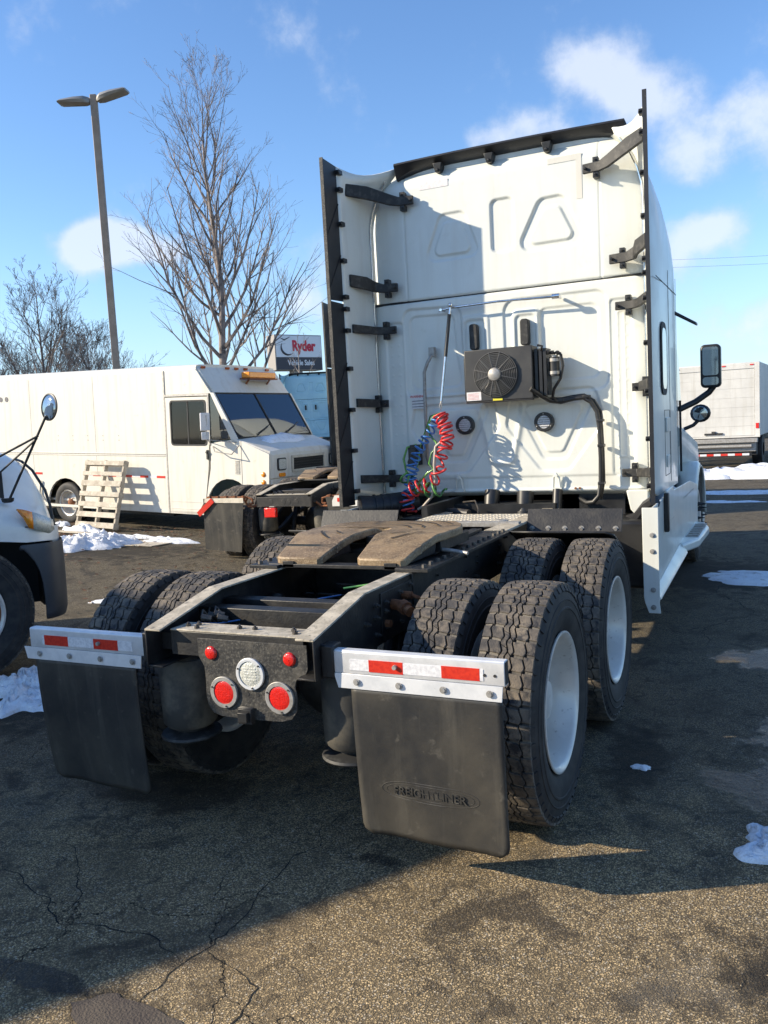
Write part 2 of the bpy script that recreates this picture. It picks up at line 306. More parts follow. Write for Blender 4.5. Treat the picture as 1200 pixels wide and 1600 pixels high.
# ------------------------------------------------------------------ mesh helper
class MB:
    def __init__(s): s.v = []; s.f = []; s.m = []; s.cur = 0
    def add(s, vs, fs):
        n = len(s.v); s.v += [tuple(a) for a in vs]
        for f in fs: s.f.append(tuple(i+n for i in f)); s.m.append(s.cur)
        return s
    def hexa(s, p):   # 4 bottom ccw, 4 top ccw
        return s.add(p, [(3, 2, 1, 0), (4, 5, 6, 7), (0, 1, 5, 4), (1, 2, 6, 5), (2, 3, 7, 6), (3, 0, 4, 7)])
    def box(s, x0, x1, y0, y1, z0, z1):
        return s.hexa([(x0, y0, z0), (x1, y0, z0), (x1, y1, z0), (x0, y1, z0), (x0, y0, z1), (x1, y0, z1), (x1, y1, z1), (x0, y1, z1)])
    def prism(s, poly, off):   # poly: 3D points of one face, off: vector
        n = len(poly); o = Vector(off)
        vs = [Vector(a) for a in poly]; vs += [a+o for a in vs]
        fs = [tuple(range(n-1, -1, -1)), tuple(range(n, 2*n))]
        fs += [(i, (i+1) % n, n+(i+1) % n, n+i) for i in range(n)]
        return s.add(vs, fs)
    def bar(s, a, b, w, h, up=(0, 0, 1)):
        a = Vector(a); b = Vector(b); d = (b-a).normalized(); side = d.cross(Vector(up)).normalized()*w/2; u = side.cross(d).normalized()*h/2
        return s.hexa([a-side-u, b-side-u, b+side-u, a+side-u, a-side+u, b-side+u, b+side+u, a+side+u])
    def cyl(s, a, b, r0, r1=None, n=16, caps=True):
        r1 = r0 if r1 is None else r1
        a = Vector(a); b = Vector(b); d = (b-a).normalized()
        x = d.orthogonal().normalized(); y = d.cross(x)
        vs = []
        for c, r in ((a, r0), (b, r1)):
            for i in range(n):
                t = 2*PI*i/n; vs.append(c + (x*math.cos(t)+y*math.sin(t))*r)
        fs = [(i, (i+1) % n, n+(i+1) % n, n+i) for i in range(n)]
        if caps: fs += [tuple(range(n-1, -1, -1)), tuple(range(n, 2*n))]
        return s.add(vs, fs)
    def tube(s, pts, r, n=8, caps=True):
        pts = [Vector(p) for p in pts]; k = len(pts)
        rs = r if isinstance(r, (list, tuple)) else [r]*k
        d0 = (pts[1]-pts[0]).normalized(); x = d0.orthogonal().normalized()
        vs = []
        for i, p in enumerate(pts):
            d = (pts[min(i+1, k-1)]-pts[max(i-1, 0)])
            d = d.normalized() if d.length > 1e-9 else d0
            x = (x - d*x.dot(d));
            if x.length < 1e-6: x = d.orthogonal()
            x.normalize(); y = d.cross(x)
            for j in range(n):
                t = 2*PI*j/n; vs.append(p+(x*math.cos(t)+y*math.sin(t))*rs[i])
        fs = []
        for i in range(k-1):
            for j in range(n):
                fs.append((i*n+j, i*n+(j+1) % n, (i+1)*n+(j+1) % n, (i+1)*n+j))
        if caps: fs += [tuple(range(n-1, -1, -1)), tuple(range((k-1)*n, k*n))]
        return s.add(vs, fs)
    def lathe(s, prof, c=(0, 0, 0), axis='x', n=48, sign=1):
        vs = []
        for r, a in prof:
            for i in range(n):
                t = 2*PI*i/n; u, w = r*math.cos(t), r*math.sin(t)
                if axis == 'x': p = (sign*a, u, w)
                elif axis == 'y': p = (u, a, w)
                else: p = (u, w, a)
                vs.append((p[0]+c[0], p[1]+c[1], p[2]+c[2]))
        fs = []
        for k in range(len(prof)-1):
            for i in range(n):
                fs.append((k*n+i, k*n+(i+1) % n, (k+1)*n+(i+1) % n, (k+1)*n+i))
        return s.add(vs, fs)
    def grid(s, P):    # P[i][j]
        a = len(P); b = len(P[0])
        vs = [p for row in P for p in row]
        return s.add(vs, [(i*b+j, i*b+j+1, (i+1)*b+j+1, (i+1)*b+j) for i in range(a-1) for j in range(b-1)])
    def loft(s, secs, caps=True):
        n = len(secs[0]); vs = [p for q in secs for p in q]
        fs = []
        for i in range(len(secs)-1):
            for j in range(n): fs.append((i*n+j, i*n+(j+1) % n, (i+1)*n+(j+1) % n, (i+1)*n+j))
        if caps: fs += [tuple(range(n-1, -1, -1)), tuple(range((len(secs)-1)*n, len(secs)*n))]
        return s.add(vs, fs)
    def ball(s, c, r, n=10):
        prof = [(max(1e-4, abs(math.sin(PI*i/n)))*1.0, -math.cos(PI*i/n)) for i in range(n+1)]
        if not isinstance(r, tuple): r = (r, r, r)
        vs = []; k = n*2
        for pr, a in prof:
            for i in range(k):
                t = 2*PI*i/k; vs.append((c[0]+pr*math.cos(t)*r[0], c[1]+pr*math.sin(t)*r[1], c[2]+a*r[2]))
        return s.add(vs, [(q*k+i, q*k+(i+1) % k, (q+1)*k+(i+1) % k, (q+1)*k+i) for q in range(n) for i in range(k)])
    def pieces(s, tol=.0015):
        n = len(s.v); par = list(range(n))
        def find(a):
            while par[a] != a: par[a] = par[par[a]]; a = par[a]
            return a
        for f in s.f:
            a = find(f[0])
            for i in f[1:]: par[find(i)] = a
        comp = {}
        for i in range(n): comp.setdefault(find(i), []).append(i)
        bb = [[list(map(min, zip(*[s.v[i] for i in c]))), list(map(max, zip(*[s.v[i] for i in c]))), c] for c in comp.values()]
        ch = True
        while ch:
            ch = False; out = []
            for b in bb:
                for o in out:
                    if all(b[0][k] <= o[1][k]+tol and o[0][k] <= b[1][k]+tol for k in range(3)):
                        o[0] = list(map(min, o[0], b[0])); o[1] = list(map(max, o[1], b[1])); o[2] = o[2]+b[2]; ch = True; break
                else: out.append(b)
            bb = out
        return [set(b[2]) for b in bb]
    def each(s, name, m, parent=None, **kw):
        """one object per separate piece"""
        out = []
        for c in s.pieces():
            idx = {i: k for k, i in enumerate(sorted(c))}; q = MB()
            q.v = [s.v[i] for i in sorted(c)]
            for f, mi in zip(s.f, s.m):
                if f[0] in c: q.f.append(tuple(idx[i] for i in f)); q.m.append(mi)
            out.append(q.build(name, m, parent, **kw))
        return out
    def build(s, name, m, parent=None, smooth=None, bevel=0, seg=2, recalc=True, origin=None):
        me = bpy.data.meshes.new(name)
        if origin is not None:
            ox, oy, oz = origin; s.v = [(x-ox, y-oy, z-oz) for x, y, z in s.v]
        me.from_pydata(s.v, [], s.f)
        ms = m if isinstance(m, (list, tuple)) else [m]
        for k in ms: me.materials.append(M[k] if isinstance(k, str) else k)
        if len(ms) > 1: me.polygons.foreach_set('material_index', s.m)
        if recalc:
            bm = bmesh.new(); bm.from_mesh(me); bmesh.ops.recalc_face_normals(bm, faces=bm.faces); bm.to_mesh(me); bm.free()
        if smooth is not None:
            me.polygons.foreach_set('use_smooth', [True]*len(me.polygons))
            me.set_sharp_from_angle(angle=math.radians(smooth))
        o = bpy.data.objects.new(name, me); C.objects.link(o)
        if origin is not None: o.location = origin
        if parent is not None: o.parent = parent
        if bevel:
            bv = o.modifiers.new('bevel', 'BEVEL'); bv.width = bevel; bv.segments = seg; bv.limit_method = 'ANGLE'
            bv.angle_limit = math.radians(40)
            if smooth is None:
                me.polygons.foreach_set('use_smooth', [True]*len(me.polygons)); me.set_sharp_from_angle(angle=math.radians(35))
        return o

def thing(name, label, cat, loc=(0, 0, 0), rot=(0, 0, 0), group=None):
    o = bpy.data.objects.new(name, None); C.objects.link(o); o.location = loc; o.rotation_euler = rot
    o.empty_display_size = .3
    o['label'] = label; o['category'] = cat
    if group: o['group'] = group
    return o
def tag(o, label=None, cat=None, group=None, kind=None):
    if label: o['label'] = label
    if cat: o['category'] = cat
    if group: o['group'] = group
    if kind: o['kind'] = kind
    return o
def dup(o, parent=None, skip=()):
    c = o.copy(); C.objects.link(c)
    if parent is not None: c.parent = parent
    for ch in list(o.children):
        if ch.get('skip_copy'): continue
        dup(ch, c)
    return c
def inst(o, parent, loc, rot=(0, 0, 0), scale=None):
    c = dup(o, parent); c.location = loc; c.rotation_euler = rot
    if scale: c.scale = scale
    return c
def text(name, body, size, m, parent, loc, rot, extrude=.002, xs=1.0, bold=0, align='CENTER'):
    cu = bpy.data.curves.new(name, 'FONT'); cu.body = body; cu.size = size; cu.extrude = extrude; cu.offset = bold
    cu.align_x = align; cu.align_y = 'CENTER'; cu.resolution_u = 3
    t = bpy.data.objects.new('tmp', cu); C.objects.link(t)
    dg = bpy.context.evaluated_depsgraph_get(); me = bpy.data.meshes.new_from_object(t.evaluated_get(dg))
    bpy.data.objects.remove(t); bpy.data.curves.remove(cu)
    me.materials.clear(); me.materials.append(M[m]); me.name = name
    o = bpy.data.objects.new(name, me); C.objects.link(o); o.parent = parent
    o.location = loc; o.rotation_euler = rot; o.scale = (xs, 1, 1)
    return o
def rrect(x0, x1, z0, z1, r, n=5):
    pts = []
    for cx, cz, a0 in ((x1-r, z0+r, -90), (x1-r, z1-r, 0), (x0+r, z1-r, 90), (x0+r, z0+r, 180)):
        for i in range(n+1):
            a = math.radians(a0+90*i/n); pts.append((cx+r*math.cos(a), cz+r*math.sin(a)))
    return pts
def sm(t): t = max(0., min(1., t)); return t*t*(3-2*t)

# ------------------------------------------------------------------ ground
def gz(x, y):
    return gz0(x, y) - .043*(1-sm((y-4)/3.0))*(1-sm((-x-4.5)/3.0))
def gz0(x, y):
    k = sm((y-2.5)/4.0) if y < 6.5 else 1.0
    if y < -6: k = 0
    d = max(0.0, -x-3.43)
    h = .04*(d if d < 14 else 14+3*(1-math.exp(-(d-14)/6)))
    return h*k
def make_ground():
    xs = sorted(set([-900, -400, -200, -120, -80, -60, -50, -42] + [(-36+.75*i) for i in range(60)] + [9, 11, 14, 20, 30, 60, 120, 300, 900]))
    ys = sorted(set([-400, -150, -60, -30, -15, -9] + [(-6+.6*i) for i in range(52)] + [26, 28, 32, 38, 46, 60, 90, 150, 300, 600, 1500]))
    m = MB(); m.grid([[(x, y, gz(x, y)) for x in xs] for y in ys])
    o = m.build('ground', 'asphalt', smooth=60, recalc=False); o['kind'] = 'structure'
    me = o.data
    if me.polygons[0].normal.z < 0: me.flip_normals()
    return o
ground = make_ground()

def ribbon(m, pts, w, lift=.0015, seed=0, jag=.03, step=.03):
    r = random.Random(seed); P = []
    for a, b in zip(pts[:-1], pts[1:]):
        a = Vector(a); b = Vector(b); n = max(2, int((b-a).length/step))
        for i in range(n): P.append(a.lerp(b, i/n))
    P.append(Vector(pts[-1]))
    rows = []
    for i, p in enumerate(P):
        d = (P[min(i+1, len(P)-1)]-P[max(0, i-1)]).normalized(); nn = Vector((-d.y, d.x))
        off = jag*(noise.noise(Vector((p.x*6, p.y*6, seed)))+.5*noise.noise(Vector((p.x*21, p.y*21, seed))))
        ww = w*(.35+1.1*abs(noise.noise(Vector((p.x*9, p.y*9, seed+5)))))*min(1, .25+i*.1, .25+(len(P)-1-i)*.1)
        c = p+nn*off
        a, b = c+nn*ww, c-nn*ww
        rows.append([(a.x, a.y, gz(a.x, a.y)+lift), (b.x, b.y, gz(b.x, b.y)+lift)])
    m.grid(rows)

# ------------------------------------------------------------------ wheels
def tyre_mesh(R=.549, W=.275, nb=50, tread=True):
    m = MB(); h = W/2; Rb = R-.016
    prof = [(.298, -h*.62), (.301, -h*.72), (.322, -h*.80), (.328, -h*.83), (.345, -h*.90), (.385, -h*.975), (.42, -h), (.423, -h-.003), (.431, -h-.003), (.435, -h*.995), (.462, -h*.985), (.464, -h), (.468, -h), (.470, -h*.975), (.500, -h*.93), (.514, -h*.89), (Rb, -h*.84)]
    prof = prof + [(Rb, 0)] + [(r, -a) for r, a in reversed(prof)] + [(.298, h*.6), (.298, -h*.6), (.298, -h*.62)]
    m.cur = 0; m.lathe(prof, n=64)
    bd = [-h*.86, -h*.585, -h*.19, 0, h*.19, h*.585, h*.86]
    pitch = 2*PI/nb; g = .0032
    def drop(xx): return .030*max(0, (abs(xx)-h*.55)/h)**1.3
    m.cur = 2
    for k in (0, 1, 4, 5):
        x0, x1 = bd[k]+(.008 if k not in (0,) else 0), bd[k+1]-(.008 if k not in (5,) else 0)
        m.lathe([(R-.0085-drop(x0)-.008, x0), (R-.0065-drop(x0), x0), (R-.0065-drop(x1), x1), (R-.0085-drop(x1)-.008, x1)], n=64)
    def zig(k, a):
        if k in (0, 6): return 0
        ph = (a/pitch) % 1
        t = (-1+2*ph/.68) if ph < .68 else (1-2*(ph-.68)/.32)
        return (.0068 if k != 3 else .006)*max(-1, min(1, 1.3*t))*(1 if k < 3 else (1 if k == 3 else 1))
    SH = [.78, .84, .3, .8, .94, .88]; SK = [.02, .05, .10, .10, .05, .02]; GP = [.0058, .0058, .0016, .0016, .0058, .0058]
    m.cur = 1
    for rib in range(6):
        sh, skew = SH[rib], SK[rib]
        for b in range(nb):
            a0 = (b+sh)*pitch; a1 = a0+pitch; gg = GP[rib]/R
            lo, hi = [], []
            K = 5
            for i in range(K+1):
                f = i/K
                aL = a0+gg+(a1-a0-2*gg)*f - skew*pitch; aR = a0+gg+(a1-a0-2*gg)*f + skew*pitch
                lo.append((bd[rib]+zig(rib, aL)+(g if rib else -.002), aL)); hi.append((bd[rib+1]+zig(rib+1, aR)-(g if rib < 5 else -.002), aR))
            ring = lo + hi[::-1]; n = len(ring)
            cx = sum(p[0] for p in ring)/n; ca = sum(p[1] for p in ring)/n
            wear = .0016*noise.noise(Vector((b*.7, rib*1.3, 0)))
            vs = []
            for rad, k in ((Rb-.002, 1.0), (R-.002+wear, 1.0), (R+wear, .92)):
                for x, a in ring:
                    xx = cx+(x-cx)*k; aa = ca+(a-ca)*k
                    rr = rad - drop(xx)
                    vs.append((xx, rr*math.cos(aa), rr*math.sin(aa)))
            fs = [tuple(range(2*n, 3*n))]
            for q in (0, 1):
                fs += [(q*n+i, q*n+(i+1) % n, (q+1)*n+(i+1) % n, (q+1)*n+i) for i in range(n)]
            m.add(vs, fs)
    m.cur = 0
    for sgn in (-1, 1):
        for b in range(nb):
            a = (b+.5+(0 if sgn > 0 else 0))*pitch; da = pitch*.36
            pts = []
            for rr, xx in ((.530, h*.875), (.507, h*.965)):
                for t in (-da, da): pts.append((sgn*xx, rr*math.cos(a+t), rr*math.sin(a+t)))
            for rr, xx in ((.520, h*.80), (.497, h*.90)):
                for t in (-da, da): pts.append((sgn*xx, rr*math.cos(a+t), rr*math.sin(a+t)))
            m.add(pts, [(0, 1, 3, 2), (0, 4, 5, 1), (2, 3, 7, 6), (0, 2, 6, 4), (1, 5, 7, 3)])
    return m
def rim_mesh(deep=True):
    m = MB()
    if deep:   # outward is +x, measured from the tyre centre
        prof = [(.262, -.12), (.300, -.118), (.318, -.116), (.320, -.110), (.29, -.10), (.285, -.02), (.292, .085), (.300, .103), (.312, .112), (.322, .120), (.322, .126), (.314, .128), (.300, .120),
                (.291, .108), (.286, .08), (.278, .062), (.272, .0), (.266, -.035), (.250, -.050), (.235, -.052), (.150, -.035), (.135, -.02), (.105, -.018), (.100, .03), (.085, .055), (.06, .062), (.001, .062)]
    else:
        prof = [(.262, -.12), (.300, -.118), (.318, -.116), (.29, -.10), (.285, .085), (.312, .112), (.322, .120), (.322, .126), (.300, .120), (.288, .10), (.265, .075), (.235, .085), (.19, .115), (.15, .125), (.14, .10), (.09, .10), (.085, .15), (.001, .155)]
    m.lathe(prof, n=56)
    return m
def make_wheel(kind, loc_parent):
    w = bpy.data.objects.new('wheel', None); C.objects.link(w); w.parent = loc_parent; w.empty_display_size = .2
    t = tyre_mesh().build('tyre', ['tyre', 'tread', 'treaddust'], w, smooth=32, recalc=False)
    rm = rim_mesh(kind != 'front').build('rim', 'rim', w, smooth=35, recalc=False)
    l = MB()
    for i in range(10):
        a = 2*PI*i/10
        if kind == 'front':
            l.cyl((.115, .155*math.cos(a), .155*math.sin(a)), (.135, .155*math.cos(a), .155*math.sin(a)), .022, .020, 8)
            l.cyl((.135, .155*math.cos(a), .155*math.sin(a)), (.215, .155*math.cos(a), .155*math.sin(a)), .018, .003, 8)
        else:
            l.cyl((-.036, .185*math.cos(a), .185*math.sin(a)), (-.008, .185*math.cos(a), .185*math.sin(a)), .016, .014, 6)
    tag(l.build('lug_nuts', 'black' if kind == 'front' else 'hub', w, smooth=30), kind='stuff')
    return w

# ------------------------------------------------------------------ sleeper cab back panel with pressed relief
def poly_sd(X, Z, poly):
    d = np.full(X.shape, 1e9); inside = np.zeros(X.shape, bool); n = len(poly)
    for i in range(n):
        ax, az = poly[i]; bx, bz = poly[(i+1) % n]
        ex, ez = bx-ax, bz-az; px, pz = X-ax, Z-az
        t = np.clip((px*ex+pz*ez)/(ex*ex+ez*ez), 0, 1)
        d = np.minimum(d, np.hypot(px-ex*t, pz-ez*t))
        c = ((az > Z) != (bz > Z)) & (X < (bx-ax)*(Z-az)/((bz-az) if abs(bz-az) > 1e-9 else 1e-9)+ax)
        inside ^= c
    return np.where(inside, -d, d)
def shrink(poly, r):
    cx = sum(p[0] for p in poly)/len(poly); cz = sum(p[1] for p in poly)/len(poly)
    out = []
    for x, z in poly:
        d = math.hypot(x-cx, z-cz); out.append((x+(cx-x)*r/d*1.2, z+(cz-z)*r/d*1.2))
    return out
def xc(z):
    return 1.16-.23*max(0, min(1, (z-3.45)/.53))**2
ZB, ZS, ZT = 1.18, 2.862, 3.97
YB = 4.1
def ss(a): a = np.clip(a, 0, 1); return a*a*(3-2*a)
def relief(X, Z):
    D = np.zeros(X.shape)     # + = away from the camera (recessed)
    def recess(poly, r, depth, w=.018):
        nonlocal D
        sd = poly_sd(X, Z, shrink(poly, r))-r
        D = D + depth*ss((-sd)/w+.5)
    def bead(poly, r, depth, w=.02):
        nonlocal D
        sd = poly_sd(X, Z, shrink(poly, r))-r
        D = D + depth*np.exp(-(sd/w)**2*1.6)
    def R(x0, x1, z0, z1): return [(x0, z0), (x1, z0), (x1, z1), (x0, z1)]
    # upper cap
    recess([(-.625, 3.19), (-.19, 3.19), (-.30, 3.56), (-.50, 3.56)], .07, .013)
    recess([(-.56, 3.225), (-.255, 3.225), (-.335, 3.49), (-.47, 3.49)], .05, -.011)
    recess([(.195, 3.17), (.675, 3.17), (.54, 3.56), (.36, 3.56)], .08, .016)
    recess([(.265, 3.215), (.605, 3.215), (.505, 3.48), (.395, 3.48)], .05, -.014)
    recess(R(-.025, .10, 3.17, 3.61), .05, .016)
    # lower panel
    recess([(-.88, 2.04), (-.33, 2.04), (-.33, 2.36), (-.40, 2.79), (-.88, 2.79)], .08, .012)
    recess([(-.82, 2.10), (-.40, 2.10), (-.40, 2.33), (-.46, 2.73), (-.82, 2.73)], .06, .008)
    recess([(.03, 2.02), (.86, 2.02), (.86, 2.76), (.03, 2.76)], .10, .012)
    recess([(.33, 2.10), (.78, 2.10), (.78, 2.68), (.33, 2.68)], .07, .009)
    recess(R(-.335, -.13, 2.33, 2.69), .05, -.010); recess(R(-.30, -.165, 2.36, 2.65), .04, .010)
    recess(R(.11, .30, 2.33, 2.69), .05, -.018); recess(R(.14, .27, 2.36, 2.65), .04, .012)
    for s, cx in ((1, .41), (-1, -.46)):
        k = s
        recess([(cx-.36, 2.00), (cx+.36, 2.00), (cx+.42, 1.78), (cx+.10, 1.34), (cx-.10, 1.34), (cx-.42, 1.78)], .09, .013, .02)
        recess([(cx-.30, 1.94), (cx+.30, 1.94), (cx+.08, 1.44), (cx-.08, 1.44)], .07, .011)
        recess([(cx-.23, 1.90), (cx+.23, 1.90), (cx+.05, 1.50), (cx-.05, 1.50)], .05, -.010)
    bead([(-.20, 1.95), (.13, 1.95), (.02, 1.42), (-.09, 1.42)], .06, -.014, .03)
    recess(R(.912, 1.03, 1.30, 2.70), .03, .010); recess(R(-1.04, -.93, 1.30, 2.70), .03, .010)
    recess(R(-1.10, 1.10, 1.225, 1.29), .02, .008)
    bead(R(.955, .985, 1.45, 2.6), .01, -.006, .006)
    # rivets up the side strips
    for zz in np.arange(1.36, 2.66, .0875):
        for xx in (.935, 1.01, -1.02, -.95):
            rr = np.hypot(X-xx, Z-zz); D = D - .003*ss((.012-rr)/.008)
    # seams
    for xx in (-.84, .83):
        D = D + np.where(Z > ZS, .006*np.exp(-((X-xx)/.006)**2), 0)
    D = D + .0035*np.sin(X*2.3+1)*np.sin(Z*1.7)   # oil canning
    return D
def back_panel(z0, z1, name, parent, m='white'):
    nx, nz = 300, int((z1-z0)/.0082)
    zs = np.linspace(z0, z1, nz); u = np.linspace(-1, 1, nx)
    P = np.zeros((nz, nx, 3))
    Zg = np.repeat(zs[:, None], nx, 1)
    half = np.array([xc(z) for z in zs])
    X = u[None, :]*half[:, None]
    D = relief(X, Zg)
    bow = np.where(Zg > ZS, .05*np.clip((np.abs(X)-.80)/.36, 0, 1)**2 + .14*np.clip((Zg-3.80)/.2, 0, 1)**2, .02*np.clip((np.abs(X)-1.06)/.1, 0, 1)**2)
    edge = .012*(1-ss((Zg-z0)/.012)) + .012*(1-ss((z1-Zg)/.012))
    Y = YB + D + bow + edge
    verts = np.stack([X, Y, Zg], -1).reshape(-1, 3)
    idx = np.arange(nz*nx).reshape(nz, nx)
    f = np.stack([idx[:-1, :-1], idx[:-1, 1:], idx[1:, 1:], idx[1:, :-1]], -1).reshape(-1, 4)
    me = bpy.data.meshes.new(name); me.from_pydata(verts.tolist(), [], f.tolist())
    me.materials.append(M[m]); me.polygons.foreach_set('use_smooth', [True]*len(me.polygons))
    o = bpy.data.objects.new(name, me); C.objects.link(o); o.parent = parent
    return o

def helix(path, R, turns, r, n=9, seg=16, phase=0, squash=1.0, wob=.0, seed=0):
    """coil of hose wound round a poly-path"""
    path = [Vector(p) for p in path]
    L = [0]
    for a, b in zip(path[:-1], path[1:]): L.append(L[-1]+(b-a).length)
    def at(t):
        s = t*L[-1]
        for i in range(len(path)-1):
            if s <= L[i+1] or i == len(path)-2:
                k = (s-L[i])/(L[i+1]-L[i]); return path[i].lerp(path[i+1], k), (path[i+1]-path[i]).normalized()
    pts = []; N = int(turns*seg); d0 = None
    for i in range(N+1):
        t = i/N; p, d = at(t)
        if d0 is None: d0 = d
        d0 = (d0*.8+d*.2).normalized()
        x = d0.cross(Vector((0.2, 1, 0))).normalized(); y = d0.cross(x)
        a = 2*PI*turns*t+phase
        RR = R*(1+wob*noise.noise(Vector((t*turns*.7, seed, 0))))
        tilt = wob*.06*math.sin(a*.37+seed)
        pts.append(p + (x*math.cos(a)+y*math.sin(a)*squash)*RR + d0*tilt*math.cos(a)*.6)
    return pts

def ring_prof(r0, r1, y0, y1):   # flat ring body around y axis
    return [(r0, y0), (r1, y0), (r1, y1), (r0, y1), (r0, y0)]

# ------------------------------------------------------------------ the semi tractor
def make_tractor():
    T = thing('semi_tractor', 'nearest white sleeper truck tractor, bare frame and fifth wheel towards the camera', 'truck')
    # --- frame rails: C channels open inward, tail tapered
    for s in (-1, 1):
        m = MB(); xo = s*.432; xi = s*.424
        prof = [(0, .795, .957), (.475, .79, 1.052), (4.2, .79, 1.052), (9.0, .70, .95)]
        web = [(y, b) for y, b, t in prof]+[(y, t) for y, b, t in reversed(prof)]
        m.prism([(xo, y, z) for y, z in web], (xi-xo, 0, 0))
        for k in (1, ):
            for (y0, b0, t0), (y1, b1, t1) in zip(prof[:-1], prof[1:]):
                x1 = s*.345
                m.hexa([(xi, y0, b0), (x1, y0, b0), (x1, y1, b1), (xi, y1, b1), (xi, y0, b0+.009), (x1, y0, b0+.009), (x1, y1, b1+.009), (xi, y1, b1+.009)])
        o = m.build('frame_rail', 'frame', T, bevel=.002, seg=1)
        m = MB()
        for (y0, b0, t0), (y1, b1, t1) in zip(prof[:2], prof[1:3]):
            x1 = s*.345
            m.hexa([(xo, y0, t0+.001), (x1, y0, t0+.001), (x1, y1, t1+.001), (xo, y1, t1+.001), (xo, y0, t0+.010), (x1, y0, t0+.010), (x1, y1, t1+.010), (xo, y1, t1+.010)])
        m.build('top_flange', 'frame_top', o, bevel=.002, seg=1)
        # bolts on web
        m = MB()
        rr = random.Random(3)
        for y in (.06, .06, .46, .56, .66, .82, .95, 1.15, 1.3, 1.75, 1.95, 2.4, 2.55, 2.7):
            for z in (.85, .93, 1.0):
                if y < .1 and z > .93: continue
                if rr.random() < .25: continue
                zz = z + rr.uniform(-.02, .02)
                m.cyl((xo, y, zz), (xo+s*.016, y, zz), .013, .013, 6); m.cyl((xo+s*.016, y, zz), (xo+s*.030, y, zz), .007, .007, 6)
        m.each('rail_bolt', 'steel' if s < 0 else 'hub', o)
    # inner liner / reinforcement plate on the right with hose fitting
    m = MB(); m.prism([(.4325, .62, .80), (.4325, 1.25, .80), (.4325, 1.25, 1.03), (.4325, .62, 1.03)], (.008, 0, 0))
    m.build('rail_reinforcement', 'frame', T, bevel=.002)
    m = MB(); m.cyl((.44, .74, .955), (.50, .72, .955), .026, .026, 12); m.cyl((.50, .72, .955), (.53, .70, .945), .034, .034, 8); m.cyl((.53, .70, .945), (.56, .68, .935), .022, .026, 12)
    m.cyl((.44, .86, .975), (.49, .86, .975), .02, .02, 10); m.tube([(.49, .86, .975), (.53, .87, .96), (.55, .9, .88), (.54, .95, .75)], .010, 8)
    m.cyl((.44, .66, .88), (.465, .66, .88), .020, .020, 6)
    m.each('air_fitting', 'rust', T, smooth=30)
    # --- rear crossmember and tail plate
    m = MB(); m.box(-.343, .343, .067, .20, .949, .956); o = m.build('crossmember_top', 'frame_top', T, bevel=.002)
    m = MB(); m.box(-.343, .343, .067, .075, .84, .9485); m.box(-.343, .343, .0755, .20, .941, .9485); m.box(-.343, .343, .192, .20, .86, .9405); m.box(-.4235, -.3435, .10, .19, .85, .93); m.box(.3435, .4235, .10, .19, .85, .93)
    m.build('rear_crossmember', 'frame', T, bevel=.003)
    m = MB()
    for x, y in ((-.29, .13), (-.25, .155), (-.22, .10), (.25, .15), (.28, .11), (-.02, .14), (.06, .14)):
        m.cyl((x, y, .956), (x, y, .966), .012, .012, 6); m.cyl((x, y, .966), (x, y, .974), .006, .006, 6)
    m.each('crossmember_bolt', 'hub', o)
    ctr = [(-.185, .925), (-.185, .86)]
    pl = [(-.19, .925), (-.19, .845), (-.178, .825), (-.163, .80), (-.16, .74), (-.163, .66), (-.155, .625), (-.13, .595), (-.09, .583), (-.02, .583), (.10, .583), (.16, .585), (.22, .588), (.27, .603), (.298, .64), (.302, .70), (.296, .745),
          (.303, .772), (.325, .792), (.352, .803), (.362, .825), (.362, .925)]
    m = MB(); m.prism([(x, .058, z) for x, z in pl], (0, .007, 0))
    tp = m.build('tail_plate', 'plate', T, bevel=.0015)
    for x, z in ((-.12, .863), (.278, .862)):
        m = MB(); m.lathe([(.001, .046), (.022, .047), (.028, .050), (.030, .058)], c=(x, 0, z), axis='y', n=24)
        o = m.build('marker_lamp', 'redlens', tp, smooth=50)
    for x, z, k in ((-.062, .694, 'redlens'), (.22, .694, 'redlens'), (.08, .786, 'clear')):
        m = MB(); m.lathe(ring_prof(.052 if k != 'clear' else .056, .070, .046, .058), c=(x, 0, z), axis='y', n=40)
        lamp = m.build('tail_lamp_ring' if k == 'redlens' else 'reverse_lamp_ring', 'steel' if k == 'redlens' else 'alu', tp, bevel=.002)
        m = MB(); m.lathe([(.001, .0475), (.03, .048), (.050, .049), (.0555, .052), (.056, .058)], c=(x, 0, z), axis='y', n=40)
        if k == 'clear':
            for i in range(-2, 3): m.box(x-.03, x+.03, .0462, .0485, z+i*.012-.002, z+i*.012+.002)
        m.build('lens', k, tp, smooth=50)
        m = MB()
        for a in (40, 160, 280):
            m.cyl((x+.061*math.cos(math.radians(a)), .046, z+.061*math.sin(math.radians(a))), (x+.061*math.cos(math.radians(a)), .042, z+.061*math.sin(math.radians(a))), .004, .004, 8)
        tag(m.build('screw', 'hub', tp), kind='stuff')
    m = MB()
    for x, z in ((.055, .695), (.105, .695)): m.cyl((x, .0565, z), (x, .060, z), .009, .009, 12)
    m.each('plate_hole', 'seam', tp)
    m = MB(); m.box(.02, .085, .028, .058, .575, .635); m.box(.03, .075, .008, .028, .585, .625)
    for i in range(4): m.box(.018, .087, .030+.007*i, .033+.007*i, .570, .640)
    m.build('plate_lamp', 'black', tp, bevel=.003)
